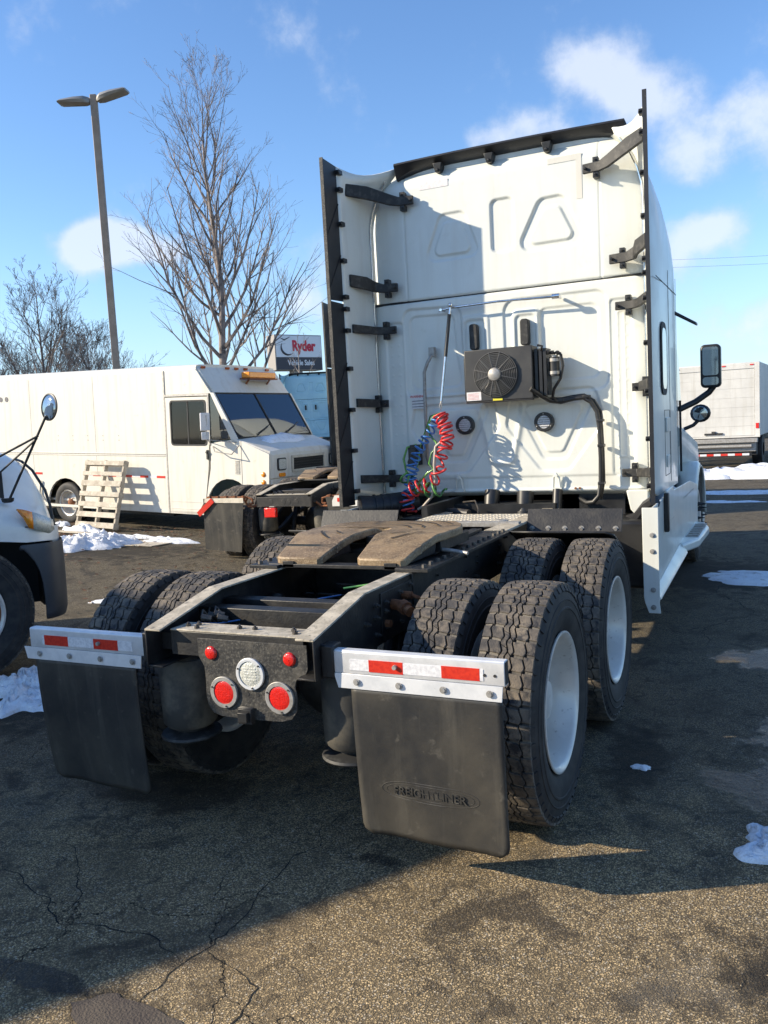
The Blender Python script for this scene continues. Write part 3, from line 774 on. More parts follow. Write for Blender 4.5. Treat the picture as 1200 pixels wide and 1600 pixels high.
    # --- hanger bars, reflectors, flaps
    for s in (-1, 1):
        m = MB()
        x0, x1 = (.475, 1.202) if s > 0 else (-1.202, -.478)
        secb = [(.060, .822), (.075, .822), (.096, .822), (.104, .83), (.104, .912), (.098, .918), (.062, .918), (.056, .912), (.056, .828)]
        wall = .004
        m.prism([(x0, y, z) for y, z in secb], (x1-x0, 0, 0))
        o = m.build('flap_hanger', 'alu', T, bevel=.002)
        tag(o, 'aluminium flap bar with red reflectors')
        m = MB(); m.prism([(x0 if s < 0 else x0+.01, .054, .822), (x0 if s < 0 else x0+.01, .048, .80), (x0+.03 if s > 0 else x0+.022, .048, .764), (x0+.03 if s > 0 else x0+.022, .056, .764)], (0, .006, 0)) if 0 else None
        m = MB()
        a0, a1 = (.545, 1.190) if s > 0 else (-1.185, -.515)
        m.hexa([(a0-.04, .050, .764), (a1, .050, .764), (a1, .057, .764), (a0-.04, .057, .764), (a0-.06, .053, .824), (a1+.005, .053, .824), (a1+.005, .0555, .824), (a0-.06, .0555, .824)])
        m.build('clamp_strip', 'alu', o, bevel=.0015)
        for (u0, u1) in ((.645, .793), (.953, 1.106)):
            m = MB(); c0, c1 = (u0, u1) if s > 0 else (-u1, -u0); m.box(c0, c1, .0535, .0558, .838, .886); m.build('reflector', 'red', o)
        m = MB(); g0, g1 = (.60, 1.12) if s > 0 else (-1.14, -.60)
        for u0, u1 in ((.56, .645), (.793, .953), (1.106, 1.12)):
            c0, c1 = (u0, u1) if s > 0 else (-u1, -u0); m.box(c0, c1, .0540, .0557, .840, .884)
        m.each('white_tape', 'wtape', o)
        m = MB()
        for i in range(4):
            x = a0+.045+(a1-a0-.09)*i/3
            m.cyl((x, .050, .794), (x, .040, .794), .010, .009, 8); m.cyl((x, .046, .794), (x, .0445, .794), .014, .014, 12)
        x = s*.76; m.cyl((x, .054, .866), (x, .041, .866), .010, .009, 8)
        m.each('hanger_bolt', 'steel', o, smooth=30)
        if s > 0:
            m = MB()
            m.cyl((1.125, .0535, .862), (1.125, .0560, .862), .006, .006, 10); m.cyl((1.165, .0535, .862), (1.165, .056, .862), .006, .006, 10)
            m.prism([(1.2025, y, z) for y, z in [(.062, .828), (.098, .828), (.099, .912), (.061, .912)]], (.0008, 0, 0))
            m.each('bar_end_hole', 'seam', o)
        # bracket from rail to bar
        m = MB(); m.box(*sorted((s*.433, s*.490)), .045, .125, .80, .935); m.build('hanger_bracket', 'frame', T, bevel=.006)
        # flap: thin curved sheet
        m = MB(); f0, f1 = (.560, 1.188) if s > 0 else (-1.176, -.553)
        out = rrect(f0, f1, .172, .770, .075, 5)
        nx, nz = 26, 26; P = []
        rows = []
        zb = .138
        def yy(x, z):
            t = (.77-z)/.6; u = (x-f0)/(f1-f0)
            return .060 + .030*t*t + (.022*math.sin(u*3.0+.3) + .008*math.sin(u*9))*t + (.02*t*t*(1-u) if s < 0 else -.012*t*t*u)
        for iz in range(nz+1):
            z = .770-(.770-zb)*iz/nz; dz = z-zb; r = .05
            ins = 0 if dz > r else r-math.sqrt(max(0, r*r-(r-dz)**2))
            if iz == nz: ins = r*.92
            row = []
            for ix in range(nx+1):
                x = f0+ins*.8 + (f1-f0-ins*1.6)*ix/nx
                row.append((x, yy(x, z), z + (.012*math.sin((x-f0)*5) if iz > nz-4 else 0)*0))
            rows.append(row)
        m.grid(rows)
        fo = m.build('mud_flap', 'flap', T, smooth=60)
        so_ = fo.modifiers.new('solid', 'SOLIDIFY'); so_.thickness = .009; so_.offset = 0
        if s < 0: fo['skip_copy'] = True
        else: fo['skip_copy'] = True
        if s > 0:
            # raised maker's badge: capsule outline with lettering, pressed into the rubber
            cx, cz = .868, .352; ang = 0
            n = 60
            for k, (a, b, r) in enumerate(((.208, .040, .0016), (.188, .030, .0012))):
                pts = []
                for i in range(n+1):
                    t = 2*PI*i/n; ex = 3.0
                    x = cx + a*math.copysign(abs(math.cos(t))**(2/ex), math.cos(t)); z = cz + b*math.copysign(abs(math.sin(t))**(2/2.2), math.sin(t))
                    pts.append((x, yy(x, z)-.0045, z))
                m = MB(); m.tube(pts, r, 6, caps=False); m.build('badge_outline', 'flap', fo, smooth=60)
            t_ = text('badge_lettering', 'FREIGHTLINER', .047, 'flap', fo, (cx, yy(cx, cz)-.0045, cz-.002), (PI/2, 0, 0), extrude=.0018, xs=1.02, bold=.0004)
            t_.rotation_euler = (PI/2+.05, 0, math.atan2(yy(cx+.15, cz)-yy(cx-.15, cz), .3))
    # --- wheels
    wo = make_wheel('rear', T); wo.location = (1.088, .875, .504)
    first = True
    for y in (.875, 2.26):
        for x, flip in ((1.088, 0), (.735, 1), (-.735, 0), (-1.088, 1)):
            if first: first = False; continue
            w = inst(wo, T, (x, y, .504), (rnd.uniform(0, 6), 0, PI if flip else 0))
            w.rotation_mode = 'ZYX' if 0 else 'XYZ'
    wf = make_wheel('front', T); wf.location = (1.06, 7.85, .520)
    inst(wf, T, (-1.06, 7.85, .520), (.3, 0, PI))
    # --- axles, differential, suspension
    for y in (.935, 2.28):
        m = MB(); m.cyl((-.95, y, .50), (.95, y, .50), .065, .065, 16); m.ball((0, y, .52), (.21, .20, .22), 10); m.cyl((-.60, y, .50), (-.56, y, .50), .2, .2, 20); m.cyl((.56, y, .50), (.60, y, .50), .2, .2, 20)
        m.build('drive_axle', 'frame', T, smooth=40)
        for s in (-1, 1):
            m = MB(); m.tube([(s*.44, y-.68, .40), (s*.44, y-.35, .43), (s*.42, y, .60), (s*.42, y+.35, .66), (s*.42, y+.55, .70)], .038, 8)
            m.build('suspension_arm', 'frame', T, smooth=40)
            m = MB(); yb = y-.655
            m.lathe([(.001, .765), (.11, .765), (.128, .74), (.133, .70), (.132, .56), (.128, .46), (.11, .44)], c=(s*.44, yb, 0), axis='z', n=32)
            o = m.build('air_spring', 'bag', T, smooth=50)
            m = MB(); m.lathe([(.085, .46), (.08, .42), (.14, .405), (.145, .395), (.14, .388), (.001, .385)], c=(s*.44, yb, 0), axis='z', n=32); m.cyl((s*.44, yb, .76), (s*.44, yb, .80), .10, .10, 20)
            m.each('spring_piston', 'strap', o, smooth=40)
            m = MB(); m.cyl((s*.33, y-.2, .38), (s*.36, y+.05, .92), .035, .035, 12); m.cyl((s*.36, y-.02, .60), (s*.37, y+.05, .92), .045, .045, 12)
            m.build('shock_absorber', 'frame', T, smooth=40)
    # brake chambers, crossmembers and cross bars between the rails
    m = MB()
    for y in (.42, .62, 1.55, 2.9, 3.6): m.box(-.424, .424, y-.04, y+.04, .82, .985)
    m.box(-.424, .424, .40, .46, .80, .82)
    m.each('crossmember', 'frame', T, bevel=.004)
    m = MB(); m.cyl((-.20, .62, .90), (.43, .60, .93), .020, .020, 12); m.tube([(-.34, .95, .88), (0, .85, .86), (.3, .95, .90)], .016, 8)
    m.cyl((-.24, .60, .90), (-.18, .61, .90), .035, .035, 12)
    m.each('torque_rod', 'steel', T, smooth=40)
    m = MB(); r2 = random.Random(5)
    for i in range(10):
        x = r2.uniform(-.3, .3); y = r2.uniform(.3, .5)
        pts = [(x+r2.uniform(-.05, .05)+(r2.uniform(-.12, .12))*k, y+.32*k+r2.uniform(-.05, .05), .84+.06*math.sin(k*2+i)+r2.uniform(-.02, .02)) for k in range(6)]
        m.tube(pts, .008, 6)
    m.build('air_line', 'black', T, smooth=60)
    m = MB(); m.tube([(-.34, .18, .955), (-.25, .3, .93), (-.1, .5, .93), (0, .8, .95), (.02, 1.0, .93)], .004, 6); m.build('blue_air_line', 'hblue', T, smooth=60)
    m = MB(); m.tube([(.05, .98, .97), (.20, 1.02, .99), (.32, .98, .97)], .006, 6); m.build('green_air_line', 'hgreen', T, smooth=60)
    m = MB()
    for q in ((-.30, .24, .97), (-.27, .30, .975), (-.23, .27, .965), (-.33, .33, .96)): m.cyl(q, (q[0]+.04, q[1]+.02, q[2]-.01), .018, .014, 8); m.tube([q, (q[0]-.03, q[1]+.05, q[2]+.02), (q[0], q[1]+.1, q[2]-.05)], .006, 6)
    m.build('valve_cluster', 'hub', T, smooth=40)
    # --- fifth wheel mounting angles and base
    for s in (-1, 1):
        m = MB(); x0, x1 = sorted((s*.35, s*.53)); m.box(x0, x1, .98, 2.42, 1.064, 1.082); m.box(*sorted((s*.433, s*.446)), .98, 2.42, .90, 1.063)
        o = m.build('mounting_angle', 'frame', T, bevel=.002)
        m = MB()
        for i in range(15): y = 1.03+i*.095; m.cyl((s*.49, y, 1.082), (s*.49, y, 1.098), .014, .012, 6)
        m.each('angle_bolt', 'hub', o)
        m = MB(); m.box(*sorted((s*.27, s*.34)), 1.02, 2.38, 1.064, 1.10)
        for i in range(18): y = 1.06+i*.072; m.box(*sorted((s*.245, s*.27)), y, y+.036, 1.07, 1.10)
        m.build('slider_rack', 'frame', T, bevel=.002)
    m = MB(); m.box(-.43, .43, 1.02, 1.10, 1.065, 1.085); m.box(-.43, .43, 2.3, 2.38, 1.065, 1.085); m.box(-.33, .33, 1.40, 1.80, 1.086, 1.11)
    for s in (-1, 1): m.prism([(s*.36, 1.38, 1.09), (s*.36, 1.82, 1.09), (s*.36, 1.68, 1.165), (s*.36, 1.52, 1.165)], (s*.05, 0, 0))
    m.cyl((-.43, 1.6, 1.145), (.43, 1.6, 1.145), .028, .028, 12)
    m.each('fifth_wheel_base', 'frame', T, bevel=.003)
    # --- fifth wheel top plate
    F = bpy.data.objects.new('fifth_wheel', None); C.objects.link(F); F.parent = T
    out = []
    for i in range(0, 25):           # front arc
        a = PI*(-.06 + 1.12*i/24); out.append((.465*math.cos(a), 1.60+.47*math.sin(a)))
    left = [(-.455, 1.42), (-.41, 1.20), (-.385, 1.045), (-.36, 1.03), (-.13, 1.03), (-.105, 1.05), (-.09, 1.20), (-.066, 1.38), (-.06, 1.52)]
    arc = [(.06*math.cos(t), 1.56+.06*math.sin(t)) for t in np.linspace(PI*.95, PI*.05, 9)]
    right = [(-x, y) for x, y in reversed(left)]
    out = out + left + arc + right
    def zt(y): return 1.205 - (.085*((1.36-y)/.33)**1.15 if y < 1.36 else 0) - (.03*((y-1.9)/.17)**2 if y > 1.9 else 0)
    # triangulated by strips: build via bmesh fill
    bm = bmesh.new()
    vt = [bm.verts.new((x, y, 0)) for x, y in out]; f = bm.faces.new(vt)
    for yc in np.arange(1.06, 2.06, .035):
        g = bm.verts[:]+bm.edges[:]+bm.faces[:]
        bmesh.ops.bisect_plane(bm, geom=g, plane_co=(0, yc, 0), plane_no=(0, 1, 0))
    for v in bm.verts: v.co.z = zt(v.co.y) + .004*noise.noise(Vector((v.co.x*9, v.co.y*9, 0)))
    ex = bmesh.ops.extrude_face_region(bm, geom=bm.faces[:])
    for v in [e for e in ex['geom'] if isinstance(e, bmesh.types.BMVert)]: v.co.z -= .045
    bmesh.ops.recalc_face_normals(bm, faces=bm.faces)
    me = bpy.data.meshes.new('top_plate'); bm.to_mesh(me); bm.free(); me.materials.append(M['fifth'])
    me.polygons.foreach_set('use_smooth', [True]*len(me.polygons)); me.set_sharp_from_angle(angle=math.radians(30))
    tp5 = bpy.data.objects.new('top_plate', me); C.objects.link(tp5); tp5.parent = F
    bv = tp5.modifiers.new('bevel', 'BEVEL'); bv.width = .008; bv.segments = 2; bv.limit_method = 'ANGLE'; bv.angle_limit = math.radians(50)
    # skirt under the horns
    m = MB()
    for s in (-1, 1):
        m.hexa([(s*.38, 1.06, 1.085), (s*.14, 1.06, 1.085), (s*.09, 1.36, 1.10), (s*.42, 1.36, 1.10), (s*.375, 1.05, 1.11), (s*.145, 1.05, 1.11), (s*.10, 1.36, 1.162), (s*.43, 1.36, 1.162)])
        m.box(*sorted((s*.40, s*.44)), 1.40, 1.85, 1.10, 1.16)
    m.each('horn_rib', 'frame', F, bevel=.004)
    # grease grooves: sunken dark arcs
    m = MB()
    for (cx, cy, r, a0, a1) in ((0, 1.56, .34, 20, 160), (0, 1.56, .42, 30, 150), (0, 1.56, .25, 10, 170), (0, 1.56, .17, 15, 165), (0, 1.56, .34, 200, 235), (0, 1.56, .34, 305, 340), (0, 1.56, .25, 205, 232), (0, 1.56, .25, 308, 335)):
        P = []
        for i in range(25):
            a = math.radians(a0+(a1-a0)*i/24); row = []
            for rr in (r-.006, r+.006):
                x, y = cx+rr*math.cos(a), cy+rr*math.sin(a); row.append((x, y, zt(y)+.0055))
            P.append(row)
        m.grid(P)
    m.each('grease_groove', 'groove', F)
    m = MB(); m.cyl((0, 1.56, 1.12), (0, 1.56, 1.17), .09, .09, 20); m.build('lock_jaw', 'groove', F)
    m = MB(); m.tube([(.30, 1.45, 1.12), (.50, 1.40, 1.11), (.60, 1.38, 1.10)], .011, 8); m.build('release_handle', 'steel', F, smooth=40)
    # --- deck plate behind the cab
    m = MB(); m.box(-.40, .47, 2.78, 3.42, 1.064, 1.074); dk = m.build('deck_plate', 'deck', T, bevel=.003)
    m = MB()
    for i in range(16):
        for j in range(22):
            x = -.37+j*.038; y = 2.81+i*.038; a = PI/4 if (i+j) % 2 else -PI/4; c, s_ = math.cos(a)*.011, math.sin(a)*.011; w = .0035
            m.prism([(x-c-s_*.3, y-s_+c*.3, 1.074), (x-c+s_*.3, y-s_-c*.3, 1.074), (x+c+s_*.3, y+s_-c*.3, 1.074), (x+c-s_*.3, y+s_+c*.3, 1.074)], (0, 0, .003))
    tag(m.build('tread_pattern', 'deck', dk), kind='stuff')
    m = MB(); m.box(-.42, .49, 2.72, 2.78, 1.064, 1.10); m.cyl((.33, 2.85, 1.075), (.33, 2.85, 1.10), .05, .045, 16)
    m.each('deck_edge', 'steel', T, bevel=.003)
    # diagonal light rail beside the deck
    m = MB(); m.hexa([(.34, 2.42, 1.066), (.50, 2.42, 1.066), (.50, 3.6, 1.066), (.40, 3.6, 1.066), (.34, 2.42, 1.084), (.50, 2.42, 1.084), (.50, 3.6, 1.084), (.40, 3.6, 1.084)]); m.build('rail_cover', 'frame_top', T, bevel=.005)
    # --- quarter fenders over forward drive wheels
    for s in (-1, 1):
        m = MB(); x0, x1 = sorted((s*.50, s*1.15))
        m.hexa([(x0, 2.86, 1.015), (x1, 2.86, 1.015), (x1, 2.868, 1.015), (x0, 2.868, 1.015), (x0, 2.93, 1.165), (x1, 2.93, 1.165), (x1, 2.938, 1.165), (x0, 2.938, 1.165)])
        o = m.build('quarter_fender_plate', 'frame', T, bevel=.002)
        P = []
        for i in range(15):
            a = math.radians(80-i*7); r = .60
            P.append([(xx, 2.28+r*math.cos(a)+.05*0, .492+r*math.sin(a)) for xx in (x0+.01, x0+.20, x1-.1, x1-.02, x1+.03)])
            P[-1][-1] = (P[-1][-1][0], P[-1][-1][1]-.02*0, P[-1][-1][2]-.015)
        m = MB(); m.grid(P); q = m.build('fender_shell', 'black', o, smooth=50); sd_ = q.modifiers.new('s', 'SOLIDIFY'); sd_.thickness = .012
        m = MB()
        for i in range(6):
            x = x0+.04+(x1-x0-.08)*i/5; m.cyl((x, 2.875, 1.035), (x, 2.860, 1.032), .014, .012, 8); m.cyl((x, 2.874, 1.035), (x, 2.869, 1.035), .020, .020, 12)
        m.each('fender_bolt', 'steel', o, smooth=30)
    # --- cab
    lower = back_panel(ZB, ZS-.006, 'lower_back_panel', T)
    upper = back_panel(ZS+.004, ZT, 'upper_back_panel', T)
    m = MB(); m.box(-1.155, 1.155, YB+.012, YB+.03, ZS-.012, ZS+.010); m.build('cab_seam', 'seam', T)
    def sect(y, xs, zs, xt, zr, zb):
        half = [(0, zb), (xs, zb), (xs+.0, (zb+zs)/2), (xs, zs)]
        for i in range(1, 8):
            a = PI/2*i/8; half.append((xt+(xs-xt)*math.cos(a)**.9, zs+(zr-zs)*math.sin(a)**.9))
        half += [(xt, zr), (xt*.5, zr+.02), (0, zr+.03)]
        L_ = [(x, y, z) for x, z in half] + [(-x, y, z) for x, z in reversed(half[1:-1])]
        return L_
    secs = [sect(YB+.06, 1.165, 3.35, .86, 3.965, 1.17), sect(4.25, 1.20, 3.30, .87, 3.97, 1.12), sect(4.6, 1.222, 3.16, .87, 3.97, 1.12), sect(5.1, 1.222, 3.02, .86, 3.93, 1.12), sect(5.5, 1.222, 2.85, .84, 3.86, 1.12), sect(5.62, 1.20, 2.75, .82, 3.83, 1.12),
            sect(5.75, 1.10, 2.72, .80, 3.78, 1.05), sect(6.2, 1.07, 2.70, .78, 3.55, 1.05), sect(6.8, 1.06, 2.55, .76, 3.15, 1.05), sect(7.2, 1.04, 2.40, .74, 2.85, 1.05), sect(7.75, 1.0, 1.95, .72, 2.05, 1.05), sect(7.80, .98, 1.6, .7, 1.95, 1.05)]
    m = MB(); m.loft(secs); shell = m.build('cab_shell', 'white', T, smooth=35)
    # hood
    def hs(y, xs, zt_, zb, ztc):
        half = [(0, zb), (xs*.9, zb), (xs, zb+.15), (xs, zt_-.12), (xs*.93, zt_-.03), (xs*.7, zt_+.04), (xs*.4, ztc), (0, ztc+.02)]
        return [(x, y, z) for x, z in half] + [(-x, y, z) for x, z in reversed(half[1:-1])]
    m = MB(); m.loft([hs(7.35, 1.05, 1.70, 1.25, 1.95), hs(7.8, 1.10, 1.62, 1.05, 1.90), hs(8.3, 1.15, 1.5, 1.0, 1.78), hs(8.8, 1.12, 1.35, .6, 1.62), hs(9.1, .9, 1.2, .45, 1.45)]); m.build('hood', 'white', T, smooth=40)
    P = []
    for i in range(19):
        a = PI*i/18; r = .64
        P.append([(1.00, 7.85+r*math.cos(a), .50+r*math.sin(a)*1.08), (1.19, 7.85+r*math.cos(a), .50+r*math.sin(a)*1.06), (1.23, 7.85+(r-.03)*math.cos(a), .50+(r-.04)*math.sin(a)*1.04)])
    for s in (-1, 1):
        m = MB(); m.grid([[(s*x, y, z) for x, y, z in row] for row in P]); o = m.build('wheel_arch', 'white', T, smooth=50); o.modifiers.new('s', 'SOLIDIFY').thickness = .02
    m = MB(); m.box(-1.15, 1.15, 8.95, 9.25, .25, .75); m.build('front_bumper', 'white', T, bevel=.06, seg=3)
    m = MB(); m.box(-1.0, 1.0, 4.3, 8.7, .62, .8); m.box(-.95, .95, YB+.10, YB+.14, .75, 1.2); m.box(-.45, .45, 3.9, 8.6, .8, 1.1); m.build('cab_underside', 'black', T)
    # windows, doors and trim on the cab side
    for s in (-1, 1):
        m = MB()
        pts = rrect(4.47, 4.80, 1.93, 2.53, .10)
        m.prism([(s*1.2225, y, z) for y, z in pts], (s*.006, 0, 0)); w = m.build('sleeper_window_frame', 'seam', T, bevel=.002)
        pts = rrect(4.51, 4.76, 1.98, 2.48, .08); m = MB(); m.prism([(s*1.229, y, z) for y, z in pts], (s*.002, 0, 0)); m.build('window_pane', 'glassdark', w)
        m = MB(); pts = [(6.0, 1.9), (7.3, 1.9), (7.15, 2.35), (6.9, 2.5), (6.0, 2.55)]
        m.prism([(s*1.063, y, z) for y, z in pts], (s*.008, 0, 0)); m.build('door_window', 'glassdark', T)
        m = MB()
        for y in (5.0, 5.55): m.box(*sorted((s*1.2215, s*1.2245)), y-.003, y+.003, 1.18, 3.0)
        m.box(*sorted((s*1.2215, s*1.2245)), 4.25, 5.6, 2.855, 2.862)
        for z in (1.25, 1.80): m.box(*sorted((s*1.2215, s*1.2245)), 4.62, 4.95, z, z+.005)
        for y in (4.62, 4.95): m.box(*sorted((s*1.2215, s*1.2245)), y, y+.004, 1.25, 1.80)
        for y in (5.95, 7.3): m.box(*sorted((s*1.05, s*1.074)), y-.004, y+.004, 1.1, 1.9)
        m.each('panel_gap', 'seam', T)
        m = MB(); m.box(*sorted((s*1.2225, s*1.236)), 4.66, 4.90, 1.62, 1.74); m.box(*sorted((s*1.2225, s*1.234)), 4.70, 4.86, 1.32, 1.42); m.each('luggage_door_latch', 'white', T, bevel=.004)
        # chassis fairing with flange, step and sill
        m = MB()
        fx = 1.262
        m.prism([(s*fx, 3.50, .35), (s*fx, 3.62, .34), (s*fx, 5.2, .44), (s*fx, 5.6, .46), (s*fx, 6.95, .46), (s*fx, 6.95, .98), (s*fx, 6.2, 1.08), (s*fx, 4.6, 1.12), (s*fx, 3.50, 1.10)], (-s*.015, 0, 0))
        fr = m.build('chassis_fairing', 'white', T, bevel=.004)
        m = MB(); fl = [(1.188, 1.105), (1.303, 1.105), (1.303, .47), (1.300, .40), (1.308, .325), (1.225, .325), (1.198, .40), (1.190, .44)]
        m.prism([(s*x, 3.49, z) for x, z in fl], (0, .012, 0)); m.build('fairing_flange', 'white', fr, bevel=.003)
        m = MB()
        for z in (.905, .785, .50, .37):
            m.cyl((s*1.258, 3.49, z), (s*1.258, 3.478, z), .013, .011, 8); m.cyl((s*1.258, 3.489, z), (s*1.258, 3.485, z), .019, .019, 12)
        m.each('flange_bolt', 'steel', fr, smooth=30)
        m = MB(); m.hexa([(s*1.262, 3.52, .47), (s*1.31, 3.52, .42), (s*1.33, 5.2, .50), (s*1.262, 5.2, .56), (s*1.262, 3.52, .50), (s*1.30, 3.52, .45), (s*1.32, 5.2, .53), (s*1.262, 5.2, .59)]); m.build('lower_sill', 'white', fr, bevel=.006)
        m = MB(); pr = [(s*1.20, 5.25), (s*1.29, 5.15), (s*1.40, 5.55), (s*1.42, 6.4), (s*1.36, 6.75), (s*1.20, 6.85)]
        m.prism([(x, y, .50) for x, y in pr], (0, 0, .09)); st = m.build('lower_step', 'white', fr, bevel=.025, seg=3)
        m = MB(); m.box(*sorted((s*1.27, s*1.385)), 5.60, 6.60, .5905, .594)
        for i in range(7): m.box(*sorted((s*1.28, s*1.375)), 5.66+.13*i, 5.70+.13*i, .594, .602)
        m.build('step_tread', 'steel', st)
        m = MB(); m.box(*sorted((s*1.14, s*1.262)), 5.6, 6.6, .96, .975); m.build('upper_step', 'steel', fr, bevel=.004)
        m = MB(); m.box(*sorted((s*1.262, s*1.285)), 4.18, 4.62, .90, 1.17); m.build('fuel_cap_cover', 'white', fr, bevel=.01)
        m = MB(); m.box(*sorted((s*1.263, s*1.30)), 4.12, 4.19, .84, 1.15); m.build('fairing_strap', 'black', fr, bevel=.008)
        m = MB(); m.box(*sorted((s*.6, s*1.20)), 3.75, 5.0, .45, .98); m.build('battery_box', 'black', T, bevel=.03)
        m = MB(); m.lathe([(.001, 5.05), (.30, 5.05), (.32, 5.08), (.32, 6.9), (.30, 6.95), (.001, 6.95)], c=(s*.88, 0, .68), axis='y', n=36); m.build('fuel_tank', 'alu', T, smooth=40)
        # lower white pointed gusset and bracket under extender
        m = MB(); m.prism([(s*1.00, 3.98, 1.19), (s*1.165, 3.98, 1.19), (s*1.165, 3.98, 1.10), (s*1.09, 3.98, .97), (s*1.03, 3.98, 1.04)], (0, .10, 0)); m.build('extender_foot', 'white', T, bevel=.006)
        m = MB(); m.tube([(s*1.02, 4.02, .95), (s*1.10, 3.9, .98), (s*1.18, 3.85, 1.08), (s*1.24, 3.8, 1.12)], .05, 8); m.build('fairing_gaiter', 'rubber', T, smooth=40)
        # mirrors
        m = MB(); m.prism([(s*x, 7.62, z) for x, z in rrect(1.255, 1.475, 2.03, 2.52, .05)], (0, .14, 0)); mi = m.build('side_mirror', 'black', T, bevel=.02, seg=3)
        m = MB(); m.prism([(s*x, 7.612, z) for x, z in rrect(1.28, 1.45, 2.17, 2.49, .03)], (0, .006, 0)); m.build('mirror_glass', 'mirror', mi)
        m = MB(); m.prism([(s*x, 7.612, z) for x, z in rrect(1.28, 1.45, 2.06, 2.15, .03)], (0, .006, 0)); m.build('convex_mirror_glass', 'mirror', mi)
        m = MB(); m.tube([(s*1.03, 7.5, 1.80), (s*1.20, 7.62, 1.88), (s*1.34, 7.70, 1.98), (s*1.40, 7.70, 2.06)], .035, 10); m.build('mirror_arm', 'black', mi, smooth=50)
        m = MB(); m.ball((s*1.20, 8.20, 1.74), (.12, .06, .11), 8); hm = m.build('hood_mirror', 'black', T, smooth=60)
        m = MB(); m.lathe([(.001, 8.133), (.08, 8.138), (.085, 8.15)], c=(s*1.20, 0, 1.74), axis='y', n=20); m.build('hood_mirror_glass', 'mirror', hm)
        m = MB(); m.tube([(s*1.02, 8.1, 1.56), (s*1.12, 8.15, 1.60), (s*1.20, 8.2, 1.68)], .022, 8); m.build('hood_mirror_arm', 'black', hm, smooth=50)
        m = MB(); m.hexa([(s*1.00, 7.0, 2.86), (s*1.26, 7.1, 2.70), (s*1.27, 7.22, 2.70), (s*1.00, 7.2, 2.86), (s*1.00, 7.0, 2.90), (s*1.265, 7.1, 2.735), (s*1.27, 7.22, 2.735), (s*1.0, 7.2, 2.90)]); m.build('visor_tip', 'black', T, bevel=.012)
    # --- side extenders
    for s in (-1, 1):
        zs = list(np.linspace(1.17, 3.35, 12))+list(np.linspace(3.45, 3.97, 9))
        P = []
        for z in zs:
            row = []; x0 = xc(z)+.004-.09*max(0, (z-3.82)/.15); tip_z = z
            for i in range(9):
                t = i/8; y = 4.135+.03*max(0, (z-3.6))-(.475+.03*max(0, z-3.6))*t
                x = x0+(1.252-x0)*(t if z < 3.45 else t**(.75))+.012*math.sin(PI*t)
                zz = z
                if z > 3.6: zz = z + .05*max(0, (z-3.82)/.15)*(1-t)**2 - .05*((z-3.6)/.37)*(math.sin(PI*t))*1.0 + .0*(t)
                row.append((s*x, y, zz))
            P.append(row)
        m = MB(); m.grid(P); e = m.build('side_extender', 'white', T, smooth=50); e.modifiers.new('s', 'SOLIDIFY').thickness = .012
        for za, zb_ in ((1.13, 2.845), (2.865, 3.99)):
            m = MB(); ys = (3.665, 3.47)
            m.hexa([(s*1.243, 3.665, za), (s*1.256, 3.668, za), (s*1.283, 3.478, za), (s*1.266, 3.468, za), (s*1.243, 3.665, zb_-(.02 if zb_ > 3 else 0)), (s*1.256, 3.668, zb_-(.02 if zb_ > 3 else 0)), (s*1.283, 3.478, zb_+.01), (s*1.266, 3.468, zb_+.01)])
            rb = m.build('rubber_extender', 'rubber', e, bevel=.003)
            m = MB()
            k = 0; z = za+.08
            while z < zb_-.40:
                m.bar((s*1.240, 3.655, z+.30), (s*1.264, 3.48, z+.02), .006, .006); z += .42
            m.each('rubber_rib', 'seam', rb)
        m = MB(); m.box(*sorted((s*1.258, s*1.288)), 3.458, 3.467, 1.13, 4.0); m.build('edge_trim', 'rubber' if s > 0 else 'plate', e)
        m = MB()
        for z in (1.25, 1.6, 1.95, 2.3, 2.62, 2.80, 2.90, 3.2, 3.5, 3.78, 3.92):
            m.box(*sorted((s*1.205, s*1.246)), 3.64, 3.70, z-.018, z+.018); m.cyl((s*1.235, 3.65, z), (s*1.205, 3.64, z), .012, .012, 8)
        m.each('rubber_clip', 'black', e, bevel=.003)
        # bright corner strip
        m = MB(); m.tube([(s*(xc(z)+.0), 4.085, z) for z in np.linspace(1.18, 3.9, 24)], .008, 6); m.build('corner_strip', 'chrome', e, smooth=60)
        # brackets
        for i, (z, xw, zo) in enumerate(((3.70, .72, 3.80), (2.99, .905, 3.05), (2.63, .94, 2.645), (1.995, 1.055, 2.01), (1.325, .96, 1.345))):
            m = MB(); ye = 3.76; xe = 1.222
            if i < 2: pth = [(xw, 4.045, z, .036), (xw+.13, 4.035, z+.002, .037), (xw+.20, 4.0, z+.02, .046), (xw+(xe-xw)*.72, 3.90, zo-.02, .055), (xe, ye, zo, .050)]
            else: pth = [(xw, 4.05, z, .032), (xw+.12, 4.045, z, .033), (xe-.10, 4.0, z+.004, .034), (xe, ye, zo, .036)]
            secs_ = []
            for k, (x_, y_, z_, hh) in enumerate(pth):
                a_ = Vector(pth[max(0, k-1)][:2]); b2_ = Vector(pth[min(len(pth)-1, k+1)][:2]); dd_ = (b2_-a_).normalized(); nn_ = Vector((dd_.y, -dd_.x))*.014
                secs_.append([(s*(x_-nn_.x), y_-nn_.y, z_-hh), (s*(x_+nn_.x), y_+nn_.y, z_-hh), (s*(x_+nn_.x), y_+nn_.y, z_+hh), (s*(x_-nn_.x), y_-nn_.y, z_+hh)])
            m.loft(secs_)
            b_ = m.build('extender_bracket', 'strap', T, bevel=.005)
            m = MB(); xx = s*(xw+.10)
            for dz in (-.055, .055): m.box(*sorted((xx-.022, xx+.022)), 4.03, 4.09, z+dz-.022, z+dz+.022)
